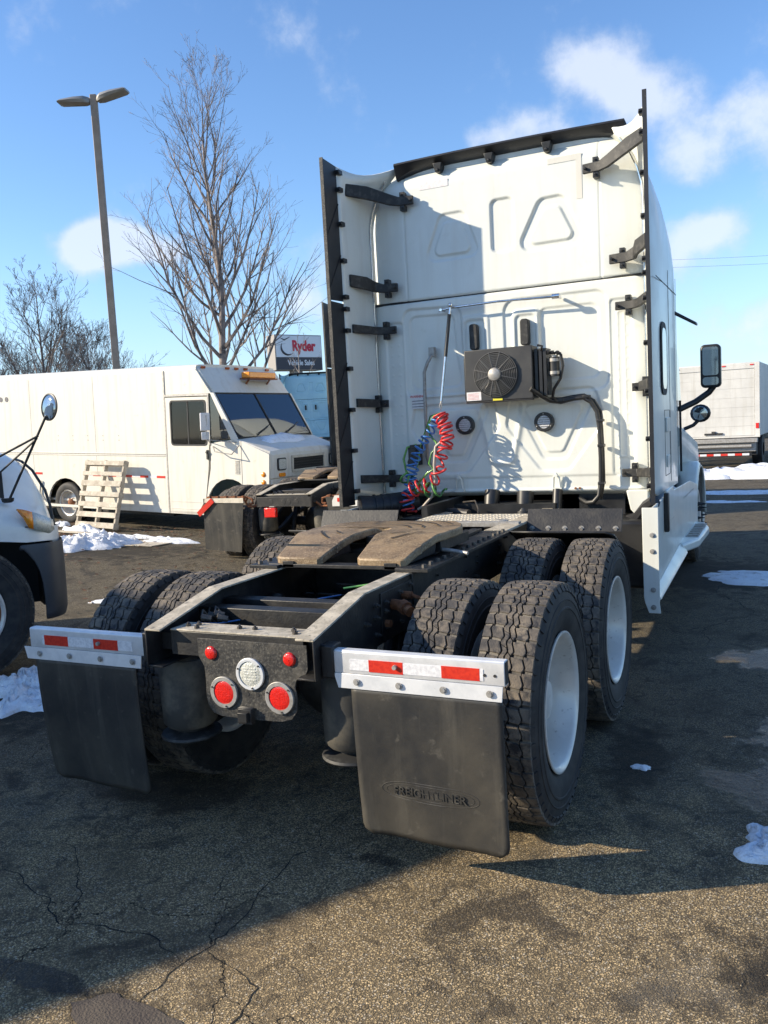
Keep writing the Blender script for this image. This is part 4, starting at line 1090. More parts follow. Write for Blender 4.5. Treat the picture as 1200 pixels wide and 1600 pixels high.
            m.cyl((s*(xw+.02), 4.03, z), (s*(xw+.02), 4.005, z), .012, .012, 8); m.cyl((xx, 4.03, z+.055), (xx, 4.01, z+.055), .009, .009, 8); m.cyl((xx, 4.03, z-.055), (xx, 4.01, z-.055), .009, .009, 8)
            tag(m.build('bracket_tab', 'black', b_, bevel=.003), kind='stuff')
    # --- roof trailing seal
    P = []
    for i in range(33):
        u = -1+2*i/32; x = .075+u*.965; e = abs(u)**7; zc = 4.03-.012*u*u
        P.append([(x, YB+.25, zc-.01), (x, YB-.045, zc+.008), (x, YB-.052, zc-.008), (x, YB+.0, 3.985-.085*e), (x, YB+.06, 3.965-.08*e), (x, YB+.22, 3.93-.06*e)])
    m = MB(); m.grid(P); rs_ = m.build('roof_seal', 'rubber', T, smooth=30)
    m = MB()
    for x in (-.50, -.05, .43): m.hexa([(x-.022, YB-.02, 3.90), (x+.022, YB-.02, 3.90), (x+.022, YB+.06, 3.90), (x-.022, YB+.06, 3.90), (x-.04, YB-.03, 3.975), (x+.04, YB-.03, 3.975), (x+.04, YB+.06, 3.975), (x-.04, YB+.06, 3.975)]); m.cyl((x, YB-.02, 3.918), (x, YB-.035, 3.918), .012, .012, 8)
    m.each('seal_bracket', 'black', rs_, bevel=.006)
    # --- decals on back: faded tape, warning label
    m = MB(); m.box(-.68, -.42, YB-.003, YB+.001, 3.78, 3.84); m.build('old_sticker', 'label', T)
    m = MB(); m.box(.43, .70, YB-.003, YB+.001, 3.80, 3.845); m.box(.655, .70, YB-.003, YB+.001, 3.50, 3.80); o = m.build('tape_mark', 'white2', T)  # L-shaped tape mark, slightly creamier than the cab white
    m = MB(); m.box(-.845, -.725, YB-.016, YB-.013, 1.93, 2.06); wl = m.build('warning_label', 'label', T)
    text('warning_lettering', 'WARNING', .030, 'redink', wl, (-.785, YB-.0165, 2.038), (PI/2, 0, 0), extrude=.0004, bold=.0006)
    m = MB()
    for z in (2.000, 1.975, 1.950): m.box(-.84, -.73, YB-.0172, YB-.016, z-.003, z+.003)
    tag(m.build('warning_small_print', 'ink', wl), kind='stuff')
    # --- vents and round vent lamps
    for x in (-.235, .205):
        m = MB(); m.prism([(xx, YB+.02, z) for xx, z in rrect(x-.036, x+.036, 2.395, 2.61, .025)], (0, -.075, 0)); m.build('cab_vent', 'strap', T, bevel=.008)
    for x, z in ((-.355, 1.767), (.336, 1.76)):
        m = MB(); m.lathe(ring_prof(.056, .080, YB-.040, YB+.02), c=(x, 0, z), axis='y', n=40); o = m.build('deck_lamp', 'black', T, bevel=.004)
        m = MB(); m.lathe([(.001, YB-.032), (.053, YB-.030), (.057, YB+.0)], c=(x, 0, z), axis='y', n=32)
        m.build('lamp_lens', 'wtape', o, smooth=50)
        m = MB()
        for i in range(-2, 3): m.box(x-.048, x+.048, YB-.038, YB-.034, z+i*.018-.0014, z+i*.018+.0014)
        m.each('lens_bar', 'hub', o)
        m = MB()
        for a in (90, 210, 330): m.cyl((x+.067*math.cos(math.radians(a)), YB-.040, z+.067*math.sin(math.radians(a))), (x+.067*math.cos(math.radians(a)), YB-.044, z+.067*math.sin(math.radians(a))), .006, .006, 8)
        tag(m.build('lamp_screw', 'steel', o), kind='stuff')
    # --- condenser / cooler unit
    U = bpy.data.objects.new('cooler_unit', None); C.objects.link(U); U.parent = T
    m = MB(); x0, x1, z0, z1, yf, yb_ = -.255, .315, 1.955, 2.375, 3.85, 4.03
    m.box(x0, x1, yf, yb_, z0, z1); m.box(x0, x1, yf-.0, yf+.04, z0-.012, z0+.0)
    m.build('housing', 'unit', U, bevel=.006)
    m = MB(); m.box(x0-.012, x0-.001, yf+.02, yb_-.02, z0+.02, z1-.06); m.build('side_flange', 'black', U, bevel=.002)
    m = MB()
    for x in (.34, .375, .41):
        m.box(x-.012, x+.012, yf+.03, 4.04, z0+.02, z1-.03)
    m.box(.316, .43, yf+.05, 4.02, z0+.02, z0+.05); m.box(.316, .43, yf+.05, 4.02, z1-.08, z1-.05)
    for i in range(14): m.box(.318, .425, yf+.06, 4.0, z0+.06+i*.022, z0+.065+i*.022)
    m.build('radiator_core', 'black', U)
    m = MB(); m.cyl((.475, 3.93, 2.12), (.475, 3.93, 2.27), .042, .042, 20); m.build('receiver_drier', 'black', U, smooth=40)
    m = MB(); m.cyl((.475, 3.93, 2.135), (.475, 3.93, 2.16), .045, .045, 20); m.cyl((.475, 3.93, 2.235), (.475, 3.93, 2.26), .045, .045, 20); m.cyl((.475, 3.93, 2.27), (.475, 3.93, 2.285), .03, .03, 12)
    m.each('drier_band', 'steel', U, smooth=40)
    m = MB()
    m.tube([(.41, 3.90, 2.30), (.44, 3.90, 2.31), (.48, 3.93, 2.30), (.50, 3.92, 2.31), (.53, 3.92, 2.29)], .012, 8); m.tube([(.53, 3.92, 2.29), (.545, 3.92, 2.2), (.52, 3.93, 2.10), (.46, 3.95, 2.02), (.445, 3.96, 1.96), (.47, 3.98, 1.92)], .012, 8)
    m.tube([(.38, 3.88, 2.33), (.40, 3.86, 2.36), (.36, 3.86, 2.37)], .01, 8)
    for q in ((.43, 3.89, 2.31), (.46, 3.90, 2.305), (.50, 3.91, 2.30)): m.cyl(q, (q[0]+.02, q[1], q[2]), .017, .017, 6)
    m.build('coolant_pipe', 'black', U, smooth=50)
    # fan: dark bowl, blades, guard rings, hub
    cx, cz = 0.012, 2.165
    m = MB(); m.lathe([(.182, yf-.004), (.178, yf-.014), (.172, yf-.004), (.172, yf+.0)], c=(cx, 0, cz), axis='y', n=56)
    m.build('fan_shroud', 'black', U, smooth=40)
    m = MB(); m.lathe([(.171, yf-.002), (.001, yf-.0015)], c=(cx, 0, cz), axis='y', n=40); m.build('fan_cavity', 'seam', U)
    m = MB()
    for i in range(9):
        a = 2*PI*i/9
        def pp(r, da, dy): return (cx+r*math.cos(a+da), yf-.004+dy, cz+r*math.sin(a+da))
        m.add([pp(.05, 0, -.004), pp(.05, .5, -.012), pp(.165, .55, -.012), pp(.165, .22, -.003)], [(0, 1, 2, 3)])
    m.each('fan_blade', 'black', U)
    m = MB()
    for i in range(10):
        r = .058+i*.0136
        pts = [(cx+r*math.cos(2*PI*k/40), yf-.040+.022*(r/.18)**2.5, cz+r*math.sin(2*PI*k/40)) for k in range(41)]
        m.tube(pts, .0030, 4, caps=False)
    for i in range(12):
        a = 2*PI*i/12+.26; m.tube([(cx+r*math.cos(a), yf-.043+.022*(r/.18)**2.5, cz+r*math.sin(a)) for r in (.045, .08, .11, .14, .165, .184)], .0040, 5)
    m.build('fan_guard', 'guard', U, smooth=60)
    m = MB(); m.lathe([(.001, yf-.062), (.025, yf-.060), (.048, yf-.052), (.056, yf-.038), (.056, yf-.015)], c=(cx, 0, cz), axis='y', n=32); m.build('fan_motor', 'steel', U, smooth=40)
    m = MB()
    m.box(-.245, -.12, yf-.002, yf-.0005, 1.965, 2.035); lb = m.build('unit_label', 'label', U)
    m = MB()
    for i in range(5): m.box(-.235, -.14, yf-.003, yf-.002, 1.975+i*.011, 1.977+i*.011)
    tag(m.build('unit_small_print', 'redink', lb), kind='stuff')
    m = MB(); m.box(-.02, .06, yf-.004, yf-.0005, 1.955, 1.972); m.build('unit_yellow_tag', 'yellow', U)
    # black conduit from the unit
    m = MB()
    m.tube([(.30, 3.83, 2.03), (.36, 3.88, 1.98), (.42, 3.97, 1.93), (.50, 4.00, 1.915), (.60, 4.01, 1.935), (.68, 4.01, 1.94), (.74, 4.01, 1.90), (.785, 4.01, 1.82), (.80, 4.01, 1.70), (.805, 4.01, 1.45), (.80, 4.01, 1.27), (.785, 4.0, 1.15), (.74, 4.0, 1.10), (.68, 4.03, 1.09), (.60, 4.12, 1.12)], .019, 10)
    m.tube([(.41, 3.99, 1.945), (.50, 4.02, 1.94), (.60, 4.03, 1.955), (.68, 4.03, 1.96), (.76, 4.03, 1.91), (.81, 4.03, 1.82), (.82, 4.03, 1.5), (.82, 4.03, 1.27), (.79, 4.04, 1.12)], .012, 8)
    cd = m.build('black_conduit', 'black', T, smooth=60)
    m = MB()
    for q in ((.50, 4.0, 1.93), (.70, 4.01, 1.945), (.803, 4.01, 1.75), (.805, 4.01, 1.55), (.80, 4.01, 1.25)): m.box(q[0]-.022, q[0]+.028, q[1]-.024, q[1]+.06, q[2]-.012, q[2]+.012)
    m.each('conduit_clamp', 'black', cd, bevel=.004)
    # --- pogo arm: chrome cross bar, hanging rod
    m = MB(); m.tube([(-.52, 4.02, 2.745), (-.40, 4.0, 2.757), (.0, 4.0, 2.765), (.46, 4.0, 2.752), (.50, 4.03, 2.748)], .010, 8)
    m.cyl((.46, 3.99, 2.752), (.52, 3.99, 2.752), .022, .022, 12); m.cyl((.50, 4.0, 2.75), (.50, 4.09, 2.75), .014, .014, 8); m.cyl((-.50, 4.0, 2.75), (-.50, 4.09, 2.75), .012, .012, 8)
    pb = m.build('hose_cross_bar', 'chrome', T, smooth=50)
    m = MB(); m.cyl((-.40, 3.97, 2.77), (-.49, 3.89, 1.98), .011, .011, 10); m.ball((-.40, 3.97, 2.775), .022, 6); m.build('hose_hanger_rod', 'chrome', pb, smooth=50)
    m = MB(); m.cyl((-.408, 3.962, 2.70), (-.447, 3.928, 2.35), .015, .015, 10); m.build('rod_grip', 'black', pb, smooth=50)
    m = MB(); m.tube([(-.49, 3.89, 1.98), (-.505, 3.885, 1.94), (-.495, 3.885, 1.90), (-.485, 3.885, 1.94), (-.49, 3.89, 1.975)], .004, 6); m.ball((-.495, 3.885, 1.86), (.03, .02, .03), 6); m.build('rod_hook', 'steel', pb, smooth=50)
    m = MB(); m.tube([(-.62, 4.08, 2.40), (-.62, 4.03, 2.37), (-.65, 4.02, 2.32), (-.685, 4.02, 2.24), (-.69, 4.02, 2.0), (-.695, 4.02, 1.5), (-.70, 4.07, 1.44)], .015, 10); m.box(-.645, -.595, 4.04, 4.09, 2.37, 2.45); m.build('grab_handle', 'steel', T, smooth=50)
    # --- coiled hoses
    H = bpy.data.objects.new('coiled_hoses', None); C.objects.link(H); H.parent = T
    m = MB()
    m.tube(helix([(-.50, 3.87, 1.87), (-.455, 3.86, 1.78), (-.43, 3.85, 1.66), (-.46, 3.85, 1.58)], .053, 9.5, .008, squash=1.0, wob=.35, seed=1), .0088, 7)
    m.tube(helix([(-.46, 3.85, 1.58), (-.50, 3.83, 1.50), (-.50, 3.82, 1.38), (-.60, 3.8, 1.28)], .046, 5, .008, wob=.9, seed=4), .0085, 7)
    m.tube(helix([(-.60, 3.8, 1.28), (-.72, 3.8, 1.26), (-.80, 3.8, 1.22), (-.815, 3.8, 1.10), (-.79, 3.8, 1.03)], .060, 6, .008, wob=.4, seed=2), .0088, 7)
    m.build('red_hose', 'hred', H, smooth=60)
    m = MB()
    m.tube(helix([(-.52, 3.87, 1.83), (-.60, 3.86, 1.72), (-.70, 3.85, 1.58), (-.755, 3.84, 1.46)], .040, 8, .008, wob=.35, seed=3), .008, 7)
    m.tube(helix([(-.755, 3.84, 1.46), (-.775, 3.83, 1.35), (-.80, 3.82, 1.22), (-.81, 3.82, 1.08)], .046, 9, .008, wob=.35, seed=5), .008, 7)
    m.build('blue_hose', 'hblue', H, smooth=60)
    m = MB()
    m.tube([(-.49, 3.87, 1.87), (-.55, 3.86, 1.86), (-.60, 3.85, 1.80), (-.595, 3.85, 1.70), (-.54, 3.85, 1.64), (-.52, 3.83, 1.60), (-.57, 3.82, 1.55), (-.60, 3.82, 1.46), (-.56, 3.82, 1.41), (-.62, 3.82, 1.38), (-.70, 3.82, 1.30), (-.64, 3.8, 1.22), (-.56, 3.8, 1.2)], .009, 7)
    m.tube(helix([(-.86, 3.84, 1.36), (-.80, 3.83, 1.32), (-.70, 3.82, 1.26), (-.60, 3.81, 1.24), (-.47, 3.81, 1.22)], .055, 5, .008, wob=.8, seed=8), .009, 7)
    m.tube([(-.50, 3.87, 1.88), (-.60, 3.9, 1.86), (-.68, 3.95, 1.72), (-.74, 3.98, 1.60), (-.76, 3.96, 1.45), (-.82, 3.94, 1.30), (-.86, 3.94, 1.28)], .006, 6)
    m.tube([(-.78, 4.0, 1.62), (-.86, 3.97, 1.60), (-.895, 3.96, 1.50), (-.87, 3.95, 1.38), (-.80, 3.94, 1.34)], .010, 7)
    m.build('green_cable', 'hgreen', H, smooth=60)
    m = MB(); m.tube([(-.46, 3.84, 1.66), (-.53, 3.81, 1.60), (-.545, 3.80, 1.45), (-.54, 3.80, 1.32), (-.58, 3.8, 1.18), (-.66, 3.8, 1.10), (-.72, 3.82, 1.07)], .012, 8); m.build('grey_hose', 'hgrey', H, smooth=60)
    m = MB(); m.box(-.86, -.76, 3.98, 4.07, 1.44, 1.60); m.cyl((-.81, 3.96, 1.56), (-.81, 4.0, 1.56), .035, .035, 12); m.cyl((-.82, 3.95, 1.47), (-.82, 4.0, 1.47), .04, .04, 8); m.box(-.84, -.74, 3.97, 4.05, 1.57, 1.62)
    m.build('hose_socket', 'black', H, bevel=.006)
    # --- behind the cab, below: shocks, latches, boots, exhaust
    for x in (-.12, .44):
        m = MB(); m.cyl((x, 3.98, 1.02), (x, 4.04, 1.20), .065 if x < 0 else .04, .065 if x < 0 else .04, 18); m.cyl((x, 3.97, .98), (x, 3.98, 1.03), .05, .05, 14); m.each('cab_shock', 'black', T, smooth=40)
    m = MB(); m.cyl((.18, 3.96, 1.02), (.18, 4.0, 1.19), .07, .07, 20); m.cyl((.18, 3.955, 1.00), (.18, 3.96, 1.03), .078, .078, 20); m.build('cab_air_spring', 'black', T, smooth=40)
    for x in (-.43, .425):
        m = MB(); m.tube([(x-.03, YB-.02, 1.20), (x-.022, YB-.03, 1.30), (x, YB-.035, 1.335), (x+.022, YB-.03, 1.30), (x+.03, YB-.02, 1.20)], .009, 8); m.box(x-.04, x+.04, YB-.03, YB+.01, 1.19, 1.215); m.cyl((x, YB-.02, 1.315), (x, YB-.05, 1.315), .014, .014, 8)
        m.build('cab_latch', 'white', T, smooth=40)
    m = MB(); m.cyl((-1.12, 3.72, 1.10), (-.80, 3.98, 1.12), .10, .105, 24); m.cyl((-1.20, 3.66, 1.10), (-1.10, 3.74, 1.10), .112, .10, 24)
    for i in range(5): m.cyl((-1.10+.05*i, 3.736+.04*i, 1.10), (-1.09+.05*i, 3.744+.04*i, 1.10), .112, .112, 24)
    m.build('intake_boot', 'rubber', T, smooth=30)
    m = MB(); m.tube([(-.72, 3.95, 1.0), (-.58, 3.8, 1.04), (-.35, 3.7, 1.06), (-.2, 3.65, 1.05)], .035, 10); m.tube([(-.30, 3.8, 1.13), (-.16, 3.7, 1.15), (-.10, 3.6, 1.09), (-.07, 3.5, 1.07)], .007, 6); m.tube([(-.9, 3.9, .98), (-.6, 3.9, .99), (.5, 3.95, 1.0)], .03, 8)
    m.tube([(.45, 3.9, 1.02), (.6, 3.8, 1.0), (.62, 3.6, .95)], .025, 8)
    m.build('air_hose_bundle', 'hub', T, smooth=50)
    m = MB()
    for x, z in ((.575, 1.205), (.61, 1.205), (-.95, 1.21), (-.9, 1.21)): m.cyl((x, YB-.001, z), (x, YB-.006, z), .010, .010, 8)
    tag(m.build('drain_plug', 'rust', T), kind='stuff')
    m = MB(); m.box(-.58, .58, 4.2, 4.6, .85, 1.15); m.box(-.47, -.42, 3.3, 4.2, 1.06, 1.15); m.build('engine_bay_crossmember', 'black', T)
    m = MB(); m.box(1.00, 1.19, 3.95, 3.99, .55, .80); m.box(.95, 1.17, 3.80, 3.9, .88, .95); m.each('step_bracket', 'alu', T, bevel=.01)
    return T
tractor = make_tractor()

# second tractor, behind and to the left: same model, different flap bars
T2 = dup(tractor); T2.name = 'semi_tractor'; T2.location = (-3.90, 6.72, 0)
T2['label'] = 'second truck tractor with rusty spring flap bars, parked beyond the step van nose'; T2['category'] = 'truck'
def retail(T):
    for ch in T.children:
        if ch.name.split('.')[0] == 'wheel' and ch.location.y < 4: ch.location.y -= .20
    for ch in list(T.children):
        if ch.name.split('.')[0] in ('flap_hanger', 'tail_plate', 'hanger_bracket', 'coiled_hoses'):
            for g in list(ch.children): bpy.data.objects.remove(g)
            bpy.data.objects.remove(ch)
    for ch in T.children:
        if (ch.type == 'MESH' and min(v[1] for v in ch.bound_box) > 3.3) or ch.name.split('.')[0] in ('cooler_unit',) or (ch.name.split('.')[0] == 'wheel' and ch.location.y > 5): ch.location.y += .25
    for s in (-1, 1):
        m = MB(); x0 = s*.433
        pts = [(s*.44, .12, .80), (s*.50, .10, .78), (s*.54, .08, .82), (s*.55, .08, .875), (s*.59, .08, .905), (s*.64, .08, .875), (s*.63, .08, .83), (s*.58, .08, .81), (s*.55, .08, .86), (s*.56, .07, .93)]
        m.tube([(s*.44, .1, .85), (s*.52, .09, .80), (s*.62, .08, .80), (s*.66, .08, .86), (s*.62, .08, .92), (s*.55, .08, .90), (s*.54, .08, .84), (s*.60, .08, .83)], .016, 8)
        m.tube([(s*.62, .08, .925), (s*.8, .06, .925), (s*1.0, .06, .93), (s*1.28, .06, .93), (s*1.40, .06, .76)], .016, 8)
        for i in range(5): m.box(*sorted((s*(.66+.14*i), s*(.69+.14*i))), .03, .075, .87, .95)
        m.build('spring_flap_bar', 'rust', T, smooth=40)
        m = MB(); c = [(s*.64, .92), (s*1.31, .92), (s*1.37, .20), (s*.76, .165)]
        m.prism([(x, .0 + (.05 if z < .5 else 0), z) for x, z in c], (0, .01, 0)); f = m.build('mud_flap', 'flap', T)
        m = MB(); c = [(s*.64, .925), (s*1.28, .925), (s*1.29, .865), (s*.64, .855)]
        if s > 0: c = [(s*.78, .94), (s*1.22, .94), (s*1.32, .80), (s*.74, .80), (s*.74, .87)]
        m.prism([(x, -.008, z) for x, z in c], (0, .006, 0)); m.build('flap_weight', 'boxwhite' if s > 0 else 'deck', T)
        m = MB(); a = Vector((s*1.14, -.016, .90)); b = Vector((s*1.40, -.016, .70)) 
        if s < 0: m.bar(a, b, .006, .075, up=(.61*s, 0, .79)); m.build('red_reflector_strip', 'red', T)
        else: m.box(.82, 1.02, -.016, -.010, .86, .91); m.build('red_reflector_strip', 'red', T)
    m = MB(); m.box(-.42, .42, .0, .02, .80, .93)
    for x in (-.2, 0, .2, .08): m.cyl((x, -.002, .865), (x, .004, .865), .035, .035, 14)
    m.build('rear_crossmember', 'frame', T, bevel=.004)
    m = MB(); m.box(-.28, -.10, -.06, .0, .66, .79); m.build('tail_lamp', 'redlens', T, bevel=.01)
    m = MB(); m.box(-.20, -.12, -.05, -.01, .80, .81); m.build('tail_lamp_bracket', 'steel', T)
retail(T2)

# pale blue tractor far behind
T3 = thing('semi_tractor', 'pale blue sleeper cab seen far behind the white step van and below the sign', 'truck', (-18.3, 26.0, 0))
for ch in tractor.children:
    nm = ch.name.split('.')[0]
    if nm in ('lower_back_panel', 'upper_back_panel', 'cab_shell', 'hood', 'side_extender', 'front_bumper', 'wheel_arch', 'frame_rail', 'wheel', 'cab_seam', 'roof_seal', 'drive_axle', 'fifth_wheel', 'side_mirror', 'chassis_fairing', 'cab_underside', 'cab_vent', 'sleeper_window_frame'):
        c = dup(ch, T3)
        for o in [c]+list(c.children):
            if o.type == 'MESH' and o.data.materials and o.data.materials[0] == M['white']:
                key = o.data.name+'_blue'
                me = bpy.data.meshes.get(key)
                if me is None:
                    me = o.data.copy(); me.name = key; me.materials[0] = M['bluecab']
                o.data = me
T3.location = (2.142+33.8*math.sin(math.radians(-30.1)), -2.867+33.8*math.cos(math.radians(-30.1)), .25); T3.rotation_euler = (0, 0, math.radians(29))

# ------------------------------------------------------------------ step van
VO = Vector((-6.082, 8.775, .107)); vh, vp = math.radians(-4.557), math.radians(-2.286)
def make_van():
    V = thing('step_van', 'white step van with amber roof beacon and snow on its hood, side towards the camera', 'van')
    f = Vector((math.cos(vh)*math.cos(vp), math.sin(vh)*math.cos(vp), math.sin(vp))); l = Vector((-math.sin(vh), math.cos(vh), 0)); u = f.cross(l)
    mw = Matrix((f, l, u)).transposed().to_4x4(); mw.translation = VO
    V.matrix_world = mw
    V.rotation_euler = mw.to_euler()
    W, H, zk = 2.19, 2.85, .31; SB = -7.4
    # body box behind the door (s<-1.54)
    m = MB()
    r = .10
    def wall(poly, w0, w1, name, mt='white2', bevel=.004, parent=V):
        mm = MB(); mm.prism([(s, w0, z) for s, z in poly], (0, w1-w0, 0)); return mm.build(name, mt, parent, bevel=bevel)
    arch = [(-4.18+.52*math.cos(t), .34+.52*math.sin(t)) for t in np.linspace(0, PI, 13)]
    side = [(-1.56, zk), (-1.56, H-.10), (SB, H-.10), (SB, zk)] + [(a, b) for a, b in reversed(arch)]
    for w0, w1 in ((0, .04), (W-.04, W)): wall(side, w0, w1, 'body_side')
    m = MB(); m.box(SB, SB+.04, .04, W-.04, zk, H-.1); m.box(SB, -.3, .1, W-.1, .42, .46); m.box(-1.75, -1.70, .05, .70, .46, 2.6); m.box(-1.75, -1.70, 1.3, W-.05, .46, 2.6); m.build('body_bulkhead', 'white2', V)
    # roof with rounded long edges
    prof = [(0, H-.10), (.005, H-.05), (.035, H-.015), (.09, H), (.5, H+.012), (W/2, H+.018), (W-.5, H+.012), (W-.09, H), (W-.035, H-.015), (W-.005, H-.05), (W, H-.10), (W-.04, H-.11), (W/2, H-.04), (.04, H-.11)]
    m = MB(); m.loft([[(s, w, z) for w, z in prof] for s in (SB, -1.56, -.82)]); m.build('roof', 'white2', V, smooth=40)
    # front header (slopes forward down to windshield top)
    a = [(.02, H-.04), (W-.02, H-.04)]
    m = MB(); m.hexa([(-.82, .03, H-.03), (-.46, .05, 2.37), (-.46, W-.05, 2.37), (-.82, W-.03, H-.03), (-.86, .03, H-.05), (-.52, .05, 2.35), (-.52, W-.05, 2.35), (-.86, W-.03, H-.05)])
    hd = m.build('front_header', 'white2', V, bevel=.01)
    for w0, w1 in ((0, .035), (W-.035, W)):
        # header side cheek, door surround
        wall([(-1.56, 2.36), (-1.56, H-.10), (-.86, H-.08), (-.80, H-.10), (-.50, 2.36)], w0, w1, 'cab_cheek')
        wall([(-.09, 1.545), (0.0, 1.60), (.02, 1.60), (-.45, 2.37), (-.53, 2.37)], w0, w1, 'windshield_pillar')
        # front quarter lower
        arc = [(-.19+.50*math.cos(t), .42+.52*math.sin(t)) for t in np.linspace(.15, PI*.93, 12)]
        wall([(.28, zk+.1), (.62, .45), (.66, 1.36), (.0, 1.60), (-.56, 1.53), (-.58, 1.1), (-.70, .60), (-.72, zk)] + [(x, z) for x, z in reversed(arc)], w0, w1, 'front_quarter_panel')
    # door (near side and far side)
    for w0, w1 in ((-.008, .03), (W-.03, W+.008)):
        D = MB()
        z0, z1 = .32, 2.31; s0, s1 = -1.53, -.585
        def pl(poly): D.prism([(s, w0, z) for s, z in poly], (0, w1-w0, 0))
        pl([(s0, z0), (-.745, z0), (-.62, 1.1), (-.585, 1.50), (s0, 1.50)]); pl([(s0, 2.25), (s1, 2.25), (s1, z1), (s0, z1)]); pl([(s0, 1.50), (-1.42, 1.50), (-1.42, 2.25), (s0, 2.25)]); pl([(-.63, 1.50), (s1, 1.50), (s1, 2.25), (-.63, 2.25)])
        dr = D.build('door', 'white2', V)
        near = w0 < 0
        yw = w0-.004 if near else w1+.004
        m = MB(); fr = rrect(-1.43, -.62, 1.49, 2.26, .06)
        n = len(fr); inn = rrect(-1.405, -.645, 1.515, 2.235, .05)
        vs = [(s, yw-.004 if near else yw+.004, z) for s, z in fr]+[(s, yw-.004 if near else yw+.004, z) for s, z in inn]+[(s, yw+.012 if near else yw-.012, z) for s, z in fr]+[(s, yw+.012 if near else yw-.012, z) for s, z in inn]
        m.add(vs, [(i, (i+1) % n, n+(i+1) % n, n+i) for i in range(n)]+[(n+i, n+(i+1) % n, 3*n+(i+1) % n, 3*n+i) for i in range(n)]+[(i, (i+1) % n, 2*n+(i+1) % n, 2*n+i) for i in range(n)])
        m.build('window_frame', 'seam', dr)
        m = MB(); m.box(-1.42, -.63, *(sorted((yw+.008, yw+.012)) if near else sorted((yw-.012, yw-.008))), 1.50, 2.25); m.build('window_pane', 'hazeglass', dr)
        m = MB(); m.box(-1.04, -1.02, *sorted((yw, yw+.008)), 1.50, 2.25); m.build('window_bar', 'black', dr)
        if near:
            m = MB(); m.box(-.64, -.60, -.03, -.008, 1.26, 1.42); m.cyl((-.62, -.03, 1.38), (-.62, -.05, 1.38), .02, .02, 10); m.build('door_handle', 'strap', dr, bevel=.006)
    # trim: vertical seam strips, belt line, rain gutter
    m = MB(); m.box(-1.565, -1.535, -.012, 0, zk, H-.08); m.box(-1.56, -.55, -.016, -.001, 2.325, 2.36); m.box(-.575, -.555, -.012, -.001, 1.5, 2.33); m.each('door_trim', 'steel', V)
    m = MB()
    for z in (1.30, 1.335): m.box(SB, -1.57, -.010, -.001, z, z+.018)
    m.box(SB, -.75, -.008, -.001, zk, zk+.05); m.box(-1.5, -.75, -.014, -.009, .40, .41)
    m.box(-1.50, -.76, -.014, -.009, .52, .525)
    m.each('belt_moulding', 'white2', V, bevel=.003)
    m = MB(); m.box(SB, -1.57, -.0022, -.0008, 1.320, 1.334); m.build('belt_shadow_gap', 'steel', V)
    # reflective tape: red and white segments
    s = -1.62; k = 0
    while s > -5.6:
        if not (-4.75 < s < -3.5):
            m = MB(); m.box(s-.20, s, -.004, -.001, .918, .958); m.build('reflective_tape', 'red' if k % 2 == 0 else 'wtape', V)
        s -= .20; k += 1
    m = MB()
    for s_ in (-3.30, -5.05, -6.4):
        m.box(s_-.003, s_+.003, -.0012, .0, 1.36, 2.72); m.box(s_-.003, s_+.003, -.0012, .0, .97, 1.29)
    for s_ in (-4.304, -3.9, -3.5, -3.105, -2.7):
        for z in (1.58, 1.66): m.cyl((s_, 0, z), (s_, -.004, z), .008, .008, 8)
    for s_ in (-5.73, -5.9): m.cyl((s_, 0, 2.37), (s_, -.006, 2.37), .05 if s_ > -5.8 else .02, .05, 12)
    tag(m.build('side_hole', 'ink', V), kind='stuff')
    # windshield: two panes + centre bar
    A = Vector((-.47, .06, 2.36)); B = Vector((0.0, .05, 1.615))
    def wp(t, w): return Vector((-.47+.47*t, w, 2.36-.745*t))
    nrm = Vector((.745, 0, .47)).normalized()
    for w0, w1 in ((.07, W/2-.015), (W/2+.015, W-.07)):
        m = MB(); m.prism([wp(.02, w0), wp(.98, w0), wp(.98, w1), wp(.02, w1)], nrm*.006); m.build('windshield_pane', 'glass', V)
    m = MB(); m.bar(wp(0, W/2)+nrm*.01, wp(1, W/2)+nrm*.01, .03, .02); m.bar(wp(0, .05), wp(0, W-.05), .03, .03); m.bar(wp(1, .05), wp(1, W-.05), .03, .03)
    m.bar(wp(0, .055), wp(1, .055), .03, .03); m.bar(wp(0, W-.055), wp(1, W-.055), .03, .03); m.build('windshield_frame', 'seam', V)
    m = MB()
    for w0, w1 in ((.45, .95), (1.25, 1.75)):
        a_ = wp(1.02, w0)+nrm*.03; b_ = wp(.80, w1)+nrm*.025; m.tube([a_, b_], .009, 6); m.bar(wp(.93, w0+.15)+nrm*.03, wp(.72, w1+.15)+nrm*.02, .012, .012)
    m.each('wiper', 'black', V)
    # side vent window
    m = MB(); m.prism([(-.56, .008, 1.56), (-.03, .008, 1.60), (-.49, .008, 2.33), (-.54, .008, 2.33)], (0, .005, 0)); m.build('quarter_window', 'glass', V)
    m = MB(); m.prism([(-.56, W-.012, 1.56), (-.03, W-.012, 1.60), (-.49, W-.012, 2.33), (-.54, W-.012, 2.33)], (0, .005, 0)); m.build('quarter_window', 'glass', V)
    # interior
    m = MB(); m.box(-.35, -.05, .1, W-.1, 1.1, 1.52); m.box(-1.1, -.9, 1.3, 1.75, .9, 1.75); m.box(-1.2, -.75, 1.3, 1.75, .75, .95); m.each('cab_interior', 'dash', V, bevel=.03)
    m = MB(); m.lathe([(.18, -.012), (.20, 0), (.18, .012), (.165, 0), (.18, -.012)], c=(0, 0, 0), axis='z', n=24); sw = m.build('steering_wheel', 'black', V, smooth=60); sw.location = (-.42, 1.55, 1.62); sw.rotation_euler = (0, -.6, 0)
    m = MB(); m.box(-3.69, -3.66, .06, 2.1, .46, 2.7); m.box(-1.65, -1.60, W-.9, W-.5, 1.4, 2.2); m.each('bulkhead_panel', 'interior2', V)
